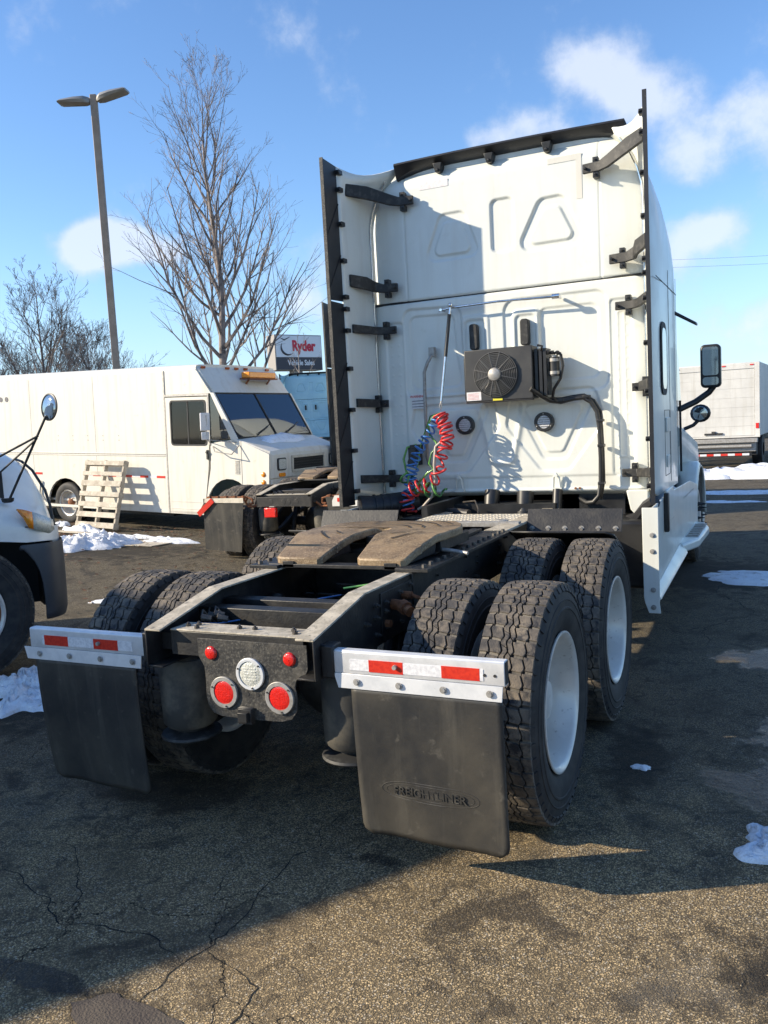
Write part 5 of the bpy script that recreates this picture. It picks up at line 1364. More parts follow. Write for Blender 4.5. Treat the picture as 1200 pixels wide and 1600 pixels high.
    # hood and nose
    m = MB()
    secs = [[(0, .0, 1.60), (0, .0, .95), (0, W, .95), (0, W, 1.60), (0, W/2+.4, 1.635), (0, W/2-.4, 1.635)],
            [(.40, .03, 1.475), (.40, .0, .95), (.40, W, .95), (.40, W-.03, 1.475), (.40, W/2+.4, 1.52), (.40, W/2-.4, 1.52)],
            [(.62, .07, 1.40), (.64, .05, .95), (.64, W-.05, .95), (.62, W-.07, 1.40), (.62, W/2+.4, 1.43), (.62, W/2-.4, 1.43)],
            [(.66, .10, 1.34), (.67, .10, .95), (.67, W-.10, .95), (.66, W-.10, 1.34), (.66, W/2+.4, 1.36), (.66, W/2-.4, 1.36)]]
    m.loft(secs); m.build('hood', 'white2', V, smooth=25, bevel=.02)
    m = MB(); m.box(.30, .655, .05, W-.05, .50, .949); m.build('nose_panel', 'white2', V, bevel=.02)
    m = MB(); m.box(.60, .86, .02, W-.02, .42, .60); m.build('front_bumper', 'black', V, bevel=.02)
    # grille
    m = MB()
    g0, g1, h0, h1 = .585, 1.545, 1.03, 1.31
    m.box(.668, .70, g0, g1, h0, h0+.045); m.box(.668, .70, g0, g1, h1-.045, h1); m.box(.668, .70, g0, g0+.03, h0+.045, h1-.045); m.box(.668, .70, g1-.03, g1, h0+.045, h1-.045); gr = m.build('grille_surround', 'deck', V, bevel=.004)
    m = MB(); m.box(.668, .680, g0+.03, g1-.03, h0+.045, h1-.045); m.build('grille_opening', 'seam', gr)
    m = MB()
    for i in range(4): m.box(.680, .690, g0+.03, g1-.03, h0+.065+i*.045, h0+.075+i*.045)
    m.each('grille_bar', 'black', gr)
    for w in (.31, W-.31-.05):
        m = MB(); m.prism([(.664, a_, z) for a_, z in rrect(w-.115, w+.115, 1.08, 1.285, .035)], (.022, 0, 0)); h_ = m.build('headlight_bezel', 'strap', V, bevel=.004)
        m = MB(); m.prism([(.687, a_, z) for a_, z in rrect(w-.095, w+.095, 1.10, 1.265, .03)], (.010, 0, 0)); m.build('headlight_lens', 'clear', h_, bevel=.004)
        m = MB(); m.prism([(.668, a_, z) for a_, z in rrect(w-.085, w+.085, .975, 1.04, .03)], (.022, 0, 0)); m.build('turn_signal', 'amber', V, bevel=.005)
    for s_, z in ((.53, 1.03), (.53, .90)):
        m = MB(); m.lathe([(.001, -.022), (.03, -.020), (.042, -.008), (.044, .0)], c=(s_, 0, z), axis='y', n=20); m.build('side_marker', 'amber', V, smooth=50)
    # louvres and seam
    m = MB()
    for i in range(10): m.box(-.045, .045, -.012, -.001, 1.03+i*.023, 1.04+i*.023)
    m.each('louvre', 'steel', V)
    m = MB(); m.box(.088, .094, -.003, -.0005, .75, 1.57); m.build('panel_seam', 'ink', V)
    # roof beacon and clearance lamps
    m = MB(); m.box(-.62, -.44, .95, 1.72, 2.635, 2.74); bc = m.build('amber_light_bar', 'amber', V, bevel=.015, seg=3)
    m = MB(); m.box(-.64, -.42, .93, 1.74, 2.61, 2.634)
    for w in (1.04, 1.63): m.bar((-.52, w, 2.61), (-.62, w, 2.50), .03, .02)
    m.build('light_bar_mount', 'rust', bc)
    for w in (.145, .77, 1.015, 1.27, 1.90):
        m = MB(); m.bar((-.775, w-.05, 2.805), (-.775, w+.05, 2.805), .03, .04, up=(.5, 0, 1)); m.build('clearance_lamp', mat('dark_amber_lens', (.42, .10, .02), .3) if 'dark_amber_lens' not in bpy.data.materials else bpy.data.materials['dark_amber_lens'], V, bevel=.008)
    # mirror on the near side
    m = MB(); m.tube([(-.50, -.01, 1.48), (-.35, -.14, 1.40), (.02, -.16, 1.36), (.06, -.01, 1.50)], .010, 6); m.tube([(-.56, -.01, 1.55), (-.46, -.2, 1.60), (-.44, -.22, 2.0)], .010, 6); m.tube([(0, -.01, 1.55), (-.3, -.15, 1.58), (-.44, -.22, 1.60)], .008, 6)
    mi = m.build('mirror_arm', 'steel', V, smooth=50)
    m = MB(); m.box(-.47, -.44, -.34, -.12, 1.75, 2.04); m.box(-.47, -.45, -.32, -.14, 1.60, 1.73); m.each('mirror_head', 'wtape', mi, bevel=.01)
    # wheels
    def vw(s_, w, flip):
        e = bpy.data.objects.new('wheel', None); C.objects.link(e); e.parent = V; e.location = (s_, w, .385)
        mm = MB(); prof = [(.22, -.10), (.26, -.12), (.33, -.125), (.36, -.118), (.385, -.10), (.395, -.07), (.395, .07), (.385, .10), (.36, .118), (.33, .125), (.26, .12), (.22, .10)]
        mm.lathe([(r, a_) for r, a_ in prof], axis='y', n=40); mm.build('tyre', 'tyre', e, smooth=50)
        mm = MB(); sg = -1 if not flip else 1
        mm.lathe([(.245, sg*.125), (.25, sg*.115), (.225, sg*.105), (.215, sg*.0), (.20, -sg*.02), (.10, -sg*.0), (.085, sg*.03), (.001, sg*.03)], axis='y', n=32); mm.build('rim', 'rim', e, smooth=40)
        mm = MB(); mm.lathe([(.075, sg*.03), (.07, sg*.07), (.04, sg*.09), (.001, sg*.095)], axis='y', n=16)
        for i in range(6): mm.cyl((.085*math.cos(i*PI/3), sg*.03, .085*math.sin(i*PI/3)), (.085*math.cos(i*PI/3), sg*.055, .085*math.sin(i*PI/3)), .012, .012, 6)
        mm.build('hub_cap', 'rust' if s_ < -2 else 'hub', e, smooth=30)
    for s_ in (-4.18, -.19):
        for w, fl in ((.15, False), (W-.15, True)): vw(s_, w, fl)
    m = MB(); m.box(SB+.2, .3, .5, W-.5, .30, .42); m.cyl((-4.18, .3, .385), (-4.18, W-.3, .385), .06, .06, 12); m.box(-3.6, -1.7, .25, .6, .22, .40); m.build('chassis', 'frame', V)
    m = MB(); m.box(-4.8, -3.6, .42, .8, .3, 1.0); m.build('wheel_well', 'seam', V)
    # drawn white device behind rear wheel: exhaust/fuel door outline
    m = MB(); m.tube([(-4.85, -.03, .80), (-4.90, -.03, .55), (-4.80, -.03, .42)], .02, 6); m.build('side_hook', 'white2', V)
    return V, mw
van, VM = make_van()
bpy.context.view_layer.update()
def vloc(s, w, z): return VM @ Vector((s, w, z))

# snow lying on the van's hood
def snow_patch(name, pts_fn, label, cat=None): pass
def snow_blob(name, cx, cy, rx, ry, h, seed, rot=0, n=40, rings=9, base=None, label=None, frac=.45, lump=3.0):
    m = MB(); rows = []
    for i in range(rings+1):
        t = i/rings; row = []
        for k in range(n):
            a = 2*PI*k/n
            e = 1+frac*noise.noise(Vector((math.cos(a)*1.7, math.sin(a)*1.7, seed*3.1)))+.5*frac*noise.noise(Vector((math.cos(a)*5, math.sin(a)*5, seed)))
            lx, ly = rx*t*e*math.cos(a), ry*t*e*math.sin(a)
            x = cx+lx*math.cos(rot)-ly*math.sin(rot); y = cy+lx*math.sin(rot)+ly*math.cos(rot)
            hh = h*(max(0, 1-t**2.2))**.6*(.7+.9*abs(noise.noise(Vector((x*lump, y*lump, seed)))))
            hh += (.45*h*noise.noise(Vector((x*lump*3, y*lump*3, seed)))+.4*h*noise.noise(Vector((x*lump*8, y*lump*8, seed+3))))*(1-t**3)
            z0 = gz(x, y) if base is None else base(x, y)
            row.append((x, y, z0+max(0, hh)-(.012 if i == rings else 0)+.002))
        rows.append(row+[row[0]])
    m.grid(rows)
    o = m.build(name, 'snow', smooth=80)
    return o
def hood_base(s, w):
    return 0
m = MB(); rows = []
for i in range(8):
    t = i/7; row = []
    for k in range(30):
        a = 2*PI*k/30; e = 1+.35*noise.noise(Vector((math.cos(a)*2, math.sin(a)*2, 4)))
        s_ = .22+.20*t*e*math.cos(a); w_ = 1.02+.62*t*e*math.sin(a)
        z_ = 1.645-.29*max(0, s_-.0)+.075*(max(0, 1-t*t))**.6*(.7+.6*noise.noise(Vector((s_*6, w_*6, 1)))) - (.03 if i == 7 else 0)
        row.append(tuple(vloc(s_, w_, z_)))
    rows.append(row+[row[0]])
m.grid(rows); tag(m.build('snow_on_hood', 'snow', smooth=80), 'thin crust of snow lying on the white step van hood', 'snow', kind='stuff')

# ------------------------------------------------------------------ pallet leaning on the van
def make_pallet():
    b0, b1 = vloc(-3.33, -.47, -.02), vloc(-2.34, -.47, -.02); t0 = vloc(-3.35, -.13, 1.17)
    ux = (b1-b0).normalized(); uy = (t0-b0); uy = (uy-ux*uy.dot(ux)); Ly = uy.length; uy.normalize(); un = ux.cross(uy)
    P = thing('wooden_pallet', 'weathered wooden pallet leaning against the side of the white step van', 'pallet')
    mw = Matrix((ux, uy, un)).transposed().to_4x4(); mw.translation = Vector((b0.x, b0.y, gz(b0.x, b0.y)+.02)); P.matrix_world = mw; P.rotation_euler = mw.to_euler()
    Wd = (b1-b0).length; r = random.Random(2)
    for i in range(7):
        m = MB(); h = .085+r.uniform(-.012, .015); y = .01+(Ly-.11)*i/6
        m.box(r.uniform(-.008, .008), Wd+r.uniform(-.01, .006), y, y+h, .095, .113+r.uniform(0, .004)); m.build('plank', 'wood', P, bevel=.003)
    for i in range(3):
        m = MB(); x = (Wd-.045)*i/2; m.box(x, x+.04, 0, Ly, .015, .094); m.build('stringer', 'wood', P, bevel=.003)
    for i in range(3):
        m = MB(); y = .01+(Ly-.11)*i/2; m.box(0, Wd, y, y+.09, -.004, .014); m.build('plank', 'wood', P, bevel=.003)
make_pallet()

# ------------------------------------------------------------------ left box truck (only the nose is in view; its box shades the lot)
def make_left_truck():
    ax = Vector((.5478, .8366, 0)); n = Vector((ax.y, -ax.x, 0))       # n: towards the camera side
    T = thing('box_truck', 'white conventional truck nose with dark bumper and round fender mirror at the left edge', 'truck', (-3.47, 1.84, 0), (0, 0, math.atan2(ax.y, ax.x)))
    # local: x forward, y to its left (away from camera), z up; right side at y = 0 (tyre face)
    # front tyre
    w = bpy.data.objects.new('wheel', None); C.objects.link(w); w.parent = T; w.location = (-.33, .15, .500); w.rotation_euler = (0, 0, -PI/2)
    t = tyre_mesh().build('tyre', ['tyre', 'tread', 'treaddust'], w, smooth=32, recalc=False)
    rm = rim_mesh(False).build('rim', 'rust', w, smooth=35, recalc=False)
    m = MB(); m.lathe([(.315, .112), (.326, .126), (.312, .132), (.292, .112)], n=48); m.build('rim_lip', 'rim', w, smooth=40)
    w2 = dup(w, T); w2.location = (-.33, 2.15, .500); w2.rotation_euler = (0, 0, PI/2)
    # hood: loft over stations along x
    def st(x, yside, zf, zh, zlow, yc=1.15, inset=.30):
        # half section from outer low edge to the centre
        h = [(yside, zlow), (yside-.0, zlow+.12), (yside+.01, zf-.16), (yside+.05, zf-.05), (yside+.14, zf), (yside+inset, zf+.03), (yside+inset+.08, zf+(zh-zf)*.35), (yside+inset+.16, zf+(zh-zf)*.72), (yside+inset+.28, zh-.04), (yside+inset+.45, zh), (yc, zh+.03)]
        return [(x, y, z) for y, z in h]+[(x, 2*yc-y, z) for y, z in reversed(h[:-1])]
    S = [st(-1.30, .06, 1.55, 2.02, 1.15), st(-.85, .03, 1.50, 1.97, 1.13), st(-.40, .02, 1.46, 1.90, 1.10), (st(-.05, .02, 1.40, 1.79, 1.06)), st(.20, .05, 1.31, 1.73, 1.02), st(.36, .12, 1.21, 1.62, 1.01), st(.46, .22, 1.12, 1.42, 1.00), st(.50, .32, 1.06, 1.24, 1.00, inset=.2)]
    m = MB(); m.loft(S, caps=True); m.build('hood', 'white3', T, smooth=50)
    # grille seam line near the nose
    m = MB(); m.tube([(.505, .52, 1.10), (.495, .56, 1.26), (.475, .62, 1.40), (.40, .72, 1.58), (.34, .85, 1.66), (.33, 1.15, 1.68)], .012, 6); m.build('grille_trim', 'strap', T)
    # inner dark of the wheel opening is the engine bay box; bumper wraps the corner, its rear edge cut round the tyre
    P = []
    for z, xs_, ins in ((.985, .14, .03), (1.005, .15, .0), (.975, .165, -.008), (.93, .20, -.010), (.86, .245, -.012), (.78, .275, -.012), (.68, .292, -.010), (.55, .30, -.006), (.44, .30, .0), (.375, .30, .035), (.36, .32, .10)):
        row = []
        for i in range(7):
            x = xs_+(.32-xs_)*i/6; row.append((x, .015+.02*max(0, (x-.2))+ins, z))
        for i in range(1, 9):
            a = PI/2*i/8; row.append((.32+(.20-ins*.5)*math.sin(a), .018+.34*(1-math.cos(a))+ins*math.cos(a), z))
        row += [(.535-ins*.5, .7, z), (.545-ins*.5, 1.15, z)]
        row += [(x, 2.3-y, zz) for x, y, zz in reversed(row[:-1])]
        P.append(row)
    m = MB(); m.grid(P); b = m.build('front_bumper', 'bumper', T, smooth=50); b.modifiers.new('s', 'SOLIDIFY').thickness = .03
    m = MB(); m.box(-1.2, .36, .50, 1.8, .45, 1.2); m.box(-1.1, .1, .30, 2.0, 1.15, 1.6); m.box(.33, .42, .30, 2.0, .45, .98); m.box(-9, .3, .7, 1.6, .7, .95); m.build('engine_bay', 'seam', T)
    # headlight: wraps the corner
    P = []
    for i in range(9):
        t = i/8; x = .15+.30*t; y = .035 if t < .2 else .035+.20*((t-.2)/.8)**1.6
        top = 1.30-.13*t**1.3; bot = 1.17-.13*t
        if i == 0: bot = top-.02
        if i == 1: bot = top-.07
        P.append([(x, y-.012, bot), (x, y-.03, (bot+top)/2), (x, y-.005, top)])
    m = MB(); m.grid(P[3:]); hl = m.build('headlight', 'clear', T, smooth=60); hl.modifiers.new('s', 'SOLIDIFY').thickness = .02
    m = MB(); m.grid(P[:4]); o = m.build('turn_signal', 'amber', T, smooth=60); o.modifiers.new('s', 'SOLIDIFY').thickness = .02
    # fender mirror
    m = MB(); m.tube([(.11, .10, 1.37), (.405, -.135, 2.02)], .010, 8); m.tube([(.345, -.085, 1.87), (-.35, .05, 1.52)], .009, 6); m.tube([(.335, -.08, 1.85), (.02, .10, 1.56), (-.12, .14, 1.50)], .008, 6)
    m.lathe([(.001, 1.385), (.05, 1.385), (.045, 1.36), (.03, 1.35)], c=(.10, .11, 0), axis='z', n=16)
    fm = m.build('fender_mirror', 'strap', T, smooth=50)
    m = MB(); m.lathe([(.001, -.016), (.06, -.012), (.098, .0), (.103, .004), (.09, .010), (.001, .015)], axis='x', n=32); q = m.build('mirror_glass', 'mirror', fm, smooth=50)
    q.location = (.43, -.15, 2.09); q.rotation_euler = (0, .1, .38)
    m = MB(); m.lathe([(.099, -.004), (.109, .0), (.109, .009), (.099, .012), (.099, -.004)], axis='x', n=32); q = m.build('mirror_rim', 'black', fm, smooth=50)
    q.location = (.43, -.15, 2.09); q.rotation_euler = (0, .1, .38)
    # cab, box body, rear axle: off to the left, out of the frame, they shade the lot
    m = MB(); m.loft([[(-4.3, .05, 1.1), (-4.3, 2.25, 1.1), (-4.3, 2.2, 2.75), (-4.3, .1, 2.75)], [(-1.9, .05, 1.1), (-1.9, 2.25, 1.1), (-1.9, 2.2, 2.72), (-1.9, .1, 2.72)], [(-1.25, .08, 1.1), (-1.25, 2.22, 1.1), (-1.25, 2.2, 1.98), (-1.25, .1, 1.98)]])
    m.build('cab', 'white3', T, bevel=.06, seg=3)
    m = MB(); m.box(-2.7, -1.7, .035, .045, 1.9, 2.5); m.box(-2.7, -1.7, 2.255, 2.265, 1.9, 2.5); m.each('cab_window', 'glassdark', T)
    m = MB(); m.box(-11.8, -5.6, -.45, 2.15, 1.0, 4.12); m.build('cargo_box', 'boxwhite', T, bevel=.03)
    for y in (.15, .50, 1.82, 2.15):
        ww = dup(w, T); ww.location = (-9.2, y, .500); ww.rotation_euler = (0, 0, -PI/2 if y < 1 else PI/2)
    return T
make_left_truck()

# ------------------------------------------------------------------ right box truck far back
def make_far_box():
    T = thing('box_truck', 'white box truck with roll-up door and folded liftgate at the far right', 'truck', (.34, 23.6, 0), (0, 0, -.065))
    x0, x1 = -1.27, 1.14
    m = MB(); m.box(x0, x1, .0, 6.5, .93, 3.02); b = m.build('cargo_box', 'boxwhite', T, bevel=.02)
    m = MB(); m.box(x0, x0+.13, -.03, -.002, .93, 3.0); m.box(x1-.13, x1, -.03, -.002, .93, 3.0); m.box(x0+.131, x1-.131, -.03, -.002, 2.84, 3.0); m.box(x0, x1, -.06, -.002, .90, .95); m.build('door_frame', 'boxwhite', T, bevel=.005)
    for i in range(7):
        m = MB(); z = .96+i*.268; m.box(x0+.14, x1-.14, -.012, -.002, z, z+.265); m.build('door_panel', 'boxwhite', T, bevel=.0015)
    m = MB(); m.box(-.35, .15, -.05, -.013, 1.0, 1.05); m.box(-.15, -.05, -.07, -.013, 1.02, 1.10); m.build('door_latch', 'strap', T)
    m = MB()
    for x in (x0+.2, -.2, 0, .2, x1-.2): m.box(x-.05, x+.05, -.045, -.031, 2.93, 2.96)
    m.box(x1-.11, x1-.03, -.045, -.031, 1.15, 1.3); m.each('clearance_lamp', 'redlens', T)
    m = MB(); m.box(x0+.05, x1-.05, -.25, -.08, .76, .88); m.cyl((x0+.1, -.2, .66), (x1-.2, -.2, .66), .05, .05, 10); m.box(x0+.1, x1-.1, -.12, -.06, .5, .75); m.each('liftgate', 'steel', T, bevel=.01)
    m = MB(); m.box(x0+.1, x1-.1, -.02, .3, .40, .9); m.box(-.5, .5, .1, 8, .5, .9); m.build('chassis', 'seam', T)
    k = 0
    for i in range(10):
        m = MB(); a = x0+.25+i*.19; m.box(a, a+.185, -.27, -.255, .40, .46); m.build('bumper_tape', 'red' if i % 2 == 0 else 'wtape', T)
    m = MB(); m.box(x0+.2, x1-.2, -.255, -.2, .38, .48); m.build('bumper', 'black', T)
    for y in (1.6,):
        for x in (x0+.2, x1-.2):
            m = MB(); m.lathe([(.2, -.14), (.46, -.14), (.49, -.1), (.49, .1), (.46, .14), (.2, .14)], c=(x, y, .49), axis='x', n=32); m.build('wheel', 'tyre', T, smooth=40)
    m = MB(); m.box(-1.1, 1.0, 6.6, 9.0, .6, 2.6); m.build('cab', 'boxwhite', T, bevel=.15, seg=3)
    return T
make_far_box()

# ------------------------------------------------------------------ lamp post
def at(az, D, z=None):
    a = math.radians(az); x = 2.142+D*math.sin(a); y = -2.867+D*math.cos(a); return Vector((x, y, gz(x, y) if z is None else z))
b = at(-42.25, 22); LP = thing('lamp_post', 'tall brown parking lot lamp post with two flat heads', 'lamp post', b)
Hh = 1.8055+22*math.tan(math.radians(20.3))-b.z
m = MB(); m.prism([(-.075, -.075, 0), (.075, -.075, 0), (.075, .075, 0), (-.075, .075, 0)], (0, 0, Hh)); m.box(-.25, .25, -.25, .25, 0, .5); m.build('pole', 'pole', LP, bevel=.01).rotation_euler = (0, 0, .5)
view = Vector((math.sin(math.radians(-42.25)), math.cos(math.radians(-42.25)), 0)); side_ = Vector((view.y, -view.x, 0))
for s, dz, fd in ((-1, -.10, .35), (1, .10, -.45)):
    d = (side_*s + view*fd*1).normalized(); q = d.cross(Vector((0, 0, 1)))
    A = Vector((0, 0, Hh-.10)); secs = []
    for t, w, th, z in ((.06, .03, .05, 0), (.12, .10, .09, .01), (.22, .17, .10, .03), (.45, .19, .085, .05), (.78, .185, .055, .06), (.84, .16, .03, .055)):
        c = A+d*t+Vector((0, 0, z+dz*t*.9)); secs.append([c-q*w-Vector((0, 0, th*.3)), c-q*w*.8-Vector((0, 0, th)), c+q*w*.8-Vector((0, 0, th)), c+q*w-Vector((0, 0, th*.3)), c+q*w*.7+Vector((0, 0, th*.5)), c-q*w*.7+Vector((0, 0, th*.5))])
    m = MB(); m.loft(secs); m.build('lamp_head', 'lamphead', LP, smooth=40)

# ------------------------------------------------------------------ trees
def tree(name, label, loc, H, spread, seed, nprim=46, bark='bark', lean=(0, 0), dens=1.0, start=.12, trunk_r=None, nseg=5, group=None, tip_r=.006, style=0):
    r = random.Random(seed)
    T = thing(name, label, 'tree', loc, group=group)
    trunk = MB(); R0 = trunk_r or H*.0125
    pts = []; rs = []
    for i in range(15):
        t = i/14
        pts.append(Vector((lean[0]*t*H+.012*H*noise.noise(Vector((t*3, seed, 0))), lean[1]*t*H+.012*H*noise.noise(Vector((t*3, seed, 9))), t*H*.96)))
        rs.append(R0*(1-t)**.9+tip_r)
    trunk.tube(pts, rs, 10)
    trunk.build('trunk', bark, T, smooth=60)
    cr = MB()
    def trunk_at(t):
        f = t*14; i = min(13, int(f)); return pts[i].lerp(pts[i+1], f-i), rs[i]+(rs[i+1]-rs[i])*(f-i)
    def branch(p, d, L, rad, lvl):
        n = max(3, nseg-lvl+1) if lvl < 3 else 3
        q = p.copy(); P = [q.copy()]; RR = [rad]; dd = d.copy()
        for k in range(n):
            up = .16 if lvl == 1 else .10
            dd = (dd+Vector((r.gauss(0, .11), r.gauss(0, .11), up+r.gauss(0, .07)))).normalized()
            q = q+dd*L/n; P.append(q.copy()); RR.append(max(tip_r*.6, rad*(1-.82*(k+1)/n)))
        cr.tube(P, RR, 5 if lvl == 1 else (4 if lvl == 2 else 3), caps=False)
        if lvl >= 4: return
        cnt = {1: int(11*dens*(.5+L/(H*.3)*.6)), 2: int(6*dens), 3: int(3*dens)}[lvl]
        for c in range(cnt):
            t = r.uniform(.18, 1.0) if lvl == 1 else r.uniform(.12, 1.0)
            f = t*n; i = min(n-1, int(f)); pp = P[i].lerp(P[i+1], f-i); bd = (P[i+1]-P[i]).normalized()
            side = bd.cross(Vector((r.gauss(0, 1), r.gauss(0, 1), r.gauss(0, 1)))).normalized()
            ang = math.radians(r.uniform(25, 55)); nd = (bd*math.cos(ang)+side*math.sin(ang)+Vector((0, 0, .12))).normalized()
            nl = L*{1: r.uniform(.28, .55), 2: r.uniform(.3, .6), 3: r.uniform(.35, .7)}[lvl]*(1.15-.5*t)
            branch(pp, nd, nl, max(tip_r*.8, RR[i]*.55), lvl+1)
    for k in range(nprim):
        t = start+(1-start)*(k+r.random()*.8)/nprim
        if t > .985: t = .985
        p, rad = trunk_at(t)
        prof = (1-t)**.75*(min(1, .55+t*2.2)) if style == 0 else ((1-t*.8) if style == 1 else (1.12-t)**.62)
        L = spread*prof*r.uniform(.75, 1.15)+.35
        az = k*2.399+r.uniform(-.4, .4)
        tilt = math.radians(r.uniform(36, 58) if style == 0 else (r.uniform(40, 75) if style == 1 else r.uniform(36, 62)))*(1-.35*t)
        d = Vector((math.sin(tilt)*math.cos(az), math.sin(tilt)*math.sin(az), math.cos(tilt)))
        branch(p, d, L, min(rad*.6, .012+L*.011), 1)
    cr.build('crown', bark, T, recalc=False)
    return T
b = at(-35.5, 28)
tree('bare_tree', 'tall leafless tree with upright crown behind the white step van', b, (1.8+28*math.tan(math.radians(23.4))-b.z)*.93, 4.7, 14, nprim=40, lean=(-.006, 0), dens=.72, start=.15, tip_r=.0056, trunk_r=.155, style=2)
b = at(-46.6, 36)
tree('bare_tree', 'leafless tree with sparse spreading crown at the left edge', b, (1.8+36*math.tan(math.radians(11.2))-b.z)*.88, 4.6, 5, nprim=24, dens=.72, start=.15, bark='bark2', style=1, tip_r=.008)
for az, D, el, sp, sd in ((-43.9, 46, 7.3, 4.3, 21), (-49.5, 48, 7.0, 4.4, 27)):
    b = at(az, D)
    tree('bare_tree', 'dense twiggy leafless tree between the sparse left tree and the lamp post' if sd == 21 else 'low dense leafless tree, only its edge shows behind the leftmost tree', b, (1.8+D*math.tan(math.radians(el))-b.z)*.9, sp, sd, nprim=34, dens=.85, start=.08, bark='bark2', style=1, tip_r=.010)
# shrub in front of the sign
b = at(-30.6, 42); tree('bare_tree', 'small leafless tree in front of the sign beside the tall tree', b, 1.8+42*math.tan(math.radians(6.6))-b.z, 2.4, 31, nprim=7, dens=.5, start=.2, bark='bark', style=1, tip_r=.007)

# ------------------------------------------------------------------ sign
def make_sign():
    D0, D1 = 48, 49.6
    A = at(-32.12, D0, 0); B = at(-29.04, D1, 0); ux = (B-A); Wd = ux.length; ux.normalize(); un = Vector((ux.y, -ux.x, 0))
    zt = 1.8+D0*math.tan(math.radians(6.32)); zb = 1.8+D0*math.tan(math.radians(4.13))-.1; zm = 1.8+D0*math.tan(math.radians(4.85))
    S = thing('pylon_sign', 'dealer sign with red and white lettering on two panels above the van roof', 'sign', (A.x, A.y, 0), (0, 0, math.atan2(ux.y, ux.x)))
    m = MB(); m.box(0, Wd, .0, .9, zb-.02, zt); m.box(Wd/2-.3, Wd/2+.3, .2, .7, 0, zb-.02); m.build('cabinet', 'signgrey', S, bevel=.02)
    m = MB(); m.box(.06, Wd-.06, -.03, -.002, zm, zt-.06); m.build('upper_panel', 'signwhite', S)
    m = MB(); m.box(.06, Wd-.06, -.03, -.002, zb+.02, zm-.02); m.build('lower_panel', 'signdark', S)
    text('red_lettering', 'Ryder', .80, 'signred', S, (Wd*.60, -.04, (zm+zt)/2-.02), (PI/2, 0, 0), extrude=.01, bold=.032, xs=.78)
    text('white_lettering', 'Vehicle Sales', .42, 'signwhite', S, (Wd*.53, -.04, (zm+zb)/2+.03), (PI/2, 0, 0), extrude=.01, bold=.008, xs=.80)
    cz = (zm+zt)/2-.1
    m = MB(); pts = [(Wd*.27+.45*math.cos(a), -.045, cz+.02+.42*math.sin(a)) for a in np.linspace(2.6, 5.3, 14)]
    m.tube(pts, [.01+.05*math.sin(PI*i/13) for i in range(14)], 6); m.tube([(Wd*.12, -.045, cz+.52), (Wd*.20, -.045, cz+.42), (Wd*.32, -.045, cz+.60)], [.01, .04, .01], 6)
    m.each('swoosh_mark', 'signdark', S)
make_sign()

# ------------------------------------------------------------------ overhead wires, right
W1 = thing('utility_pole', 'wooden utility pole far behind the nearest tractor carrying two thin wires', 'pole', (-12, 90, 0))
m = MB(); m.cyl((0, 0, 0), (0, 0, 17.6), .18, .12, 10); m.bar((-1, 0, 17.2), (1, 0, 17.2), .1, .12); m.build('post', 'wood', W1)
for k in (0, 1):
    m = MB(); n = 24
    m.tube([(-12+(60)*i/n, 90-8*i/n, 17.25-.75*k - 2.2*math.sin(PI*i/n)) for i in range(n+1)], .013, 4)
    o = m.build('overhead_wire', 'seam'); tag(o, 'upper of two thin overhead wires crossing the sky beyond the nearest tractor' if k == 0 else 'lower of two thin overhead wires crossing the sky beyond the nearest tractor', 'wire', 'overhead wires')
W2 = dup(W1); W2.location = (48, 82, 0); W2['label'] = 'utility pole beyond the right edge holding the other end of the wires'

# ------------------------------------------------------------------ snow, litter, cracks, patches
k = 0
def snow(label, *a, **kw):
    o = snow_blob('snow_patch', *a, **kw); tag(o, label, 'snow', kind='stuff'); return o
snow('broken snow heap on the asphalt beside the left truck tyre', -3.02, 1.62, .50, .38, .10, 3, rot=-.6, n=110, rings=34, lump=6, frac=.8)
snow('flat snow remnant left of the aluminium flap bar', -2.72, 2.2, .30, .22, .05, 6, rot=.3)
snow('long snow patch in front of the pallet', -7.75, 7.0, .95, .46, .17, 9, rot=.55, n=90, rings=24, lump=4, frac=.8)
snow('small snow patch left of the second tractor flap', -7.0, 8.0, .28, .1, .05, 12)
snow('narrow snow strip under the van door', -8.0, 7.95, .75, .16, .06, 14, rot=.1)
snow('thin snow strip on the ground below the step van sill', -6.75, 7.75, .5, .10, .07, 35, rot=.15)
snow('snow piled against the foot of the pallet', -9.0, 8.22, .5, .14, .12, 16, rot=-.05)
snow('snow clump in front of the van rear wheel', -10.05, 8.75, .16, .1, .1, 18)
snow('thin snow patch between pallet and leaf litter', -8.3, 7.5, .55, .16, .05, 19, rot=.3)
snow('snow strip on the asphalt behind the left rear tyres', -4.6, 4.4, .45, .14, .04, 20, rot=.2)
snow('snow patch on the dark asphalt right of the chassis fairing', 1.95, 6.72, .62, .36, .035, 22, rot=-.25, n=56)
snow('melting snow lump at the lower right edge', 2.16, .80, .17, .24, .06, 24, n=90, rings=26, lump=13, frac=.7)
snow('tiny snow speck beside the nearest rear wheel', 1.45, 1.53, .05, .035, .01, 26)
for cx, cy, rx, ry, h, sd in ((.2, 20.6, 1.7, .8, .22, 40), (2.4, 20.8, 2.2, 1.0, .30, 41), (5.2, 20.2, 2.4, 1.2, .4, 42), (1.6, 16.2, 1.6, .35, .05, 44), (4.6, 17.0, 2.0, .5, .12, 45), (1.0, 14.4, .8, .15, .03, 46)):
    o = snow_blob('snow_bank', cx, cy, rx, ry, h, sd, n=56, rings=12, lump=1.6)
    tag(o, {40: 'snow bank heaped in front of the far box truck wheels', 41: 'snow bank in front of the far box truck at the right edge', 42: 'snow bank beyond the right edge by the far box truck',
            44: 'low snow strip on the lot between tractor and far box truck', 45: 'low snow strip reaching past the right edge', 46: 'thin snow streak just beyond the sunlit strip of asphalt'}[sd], 'snow', kind='stuff')
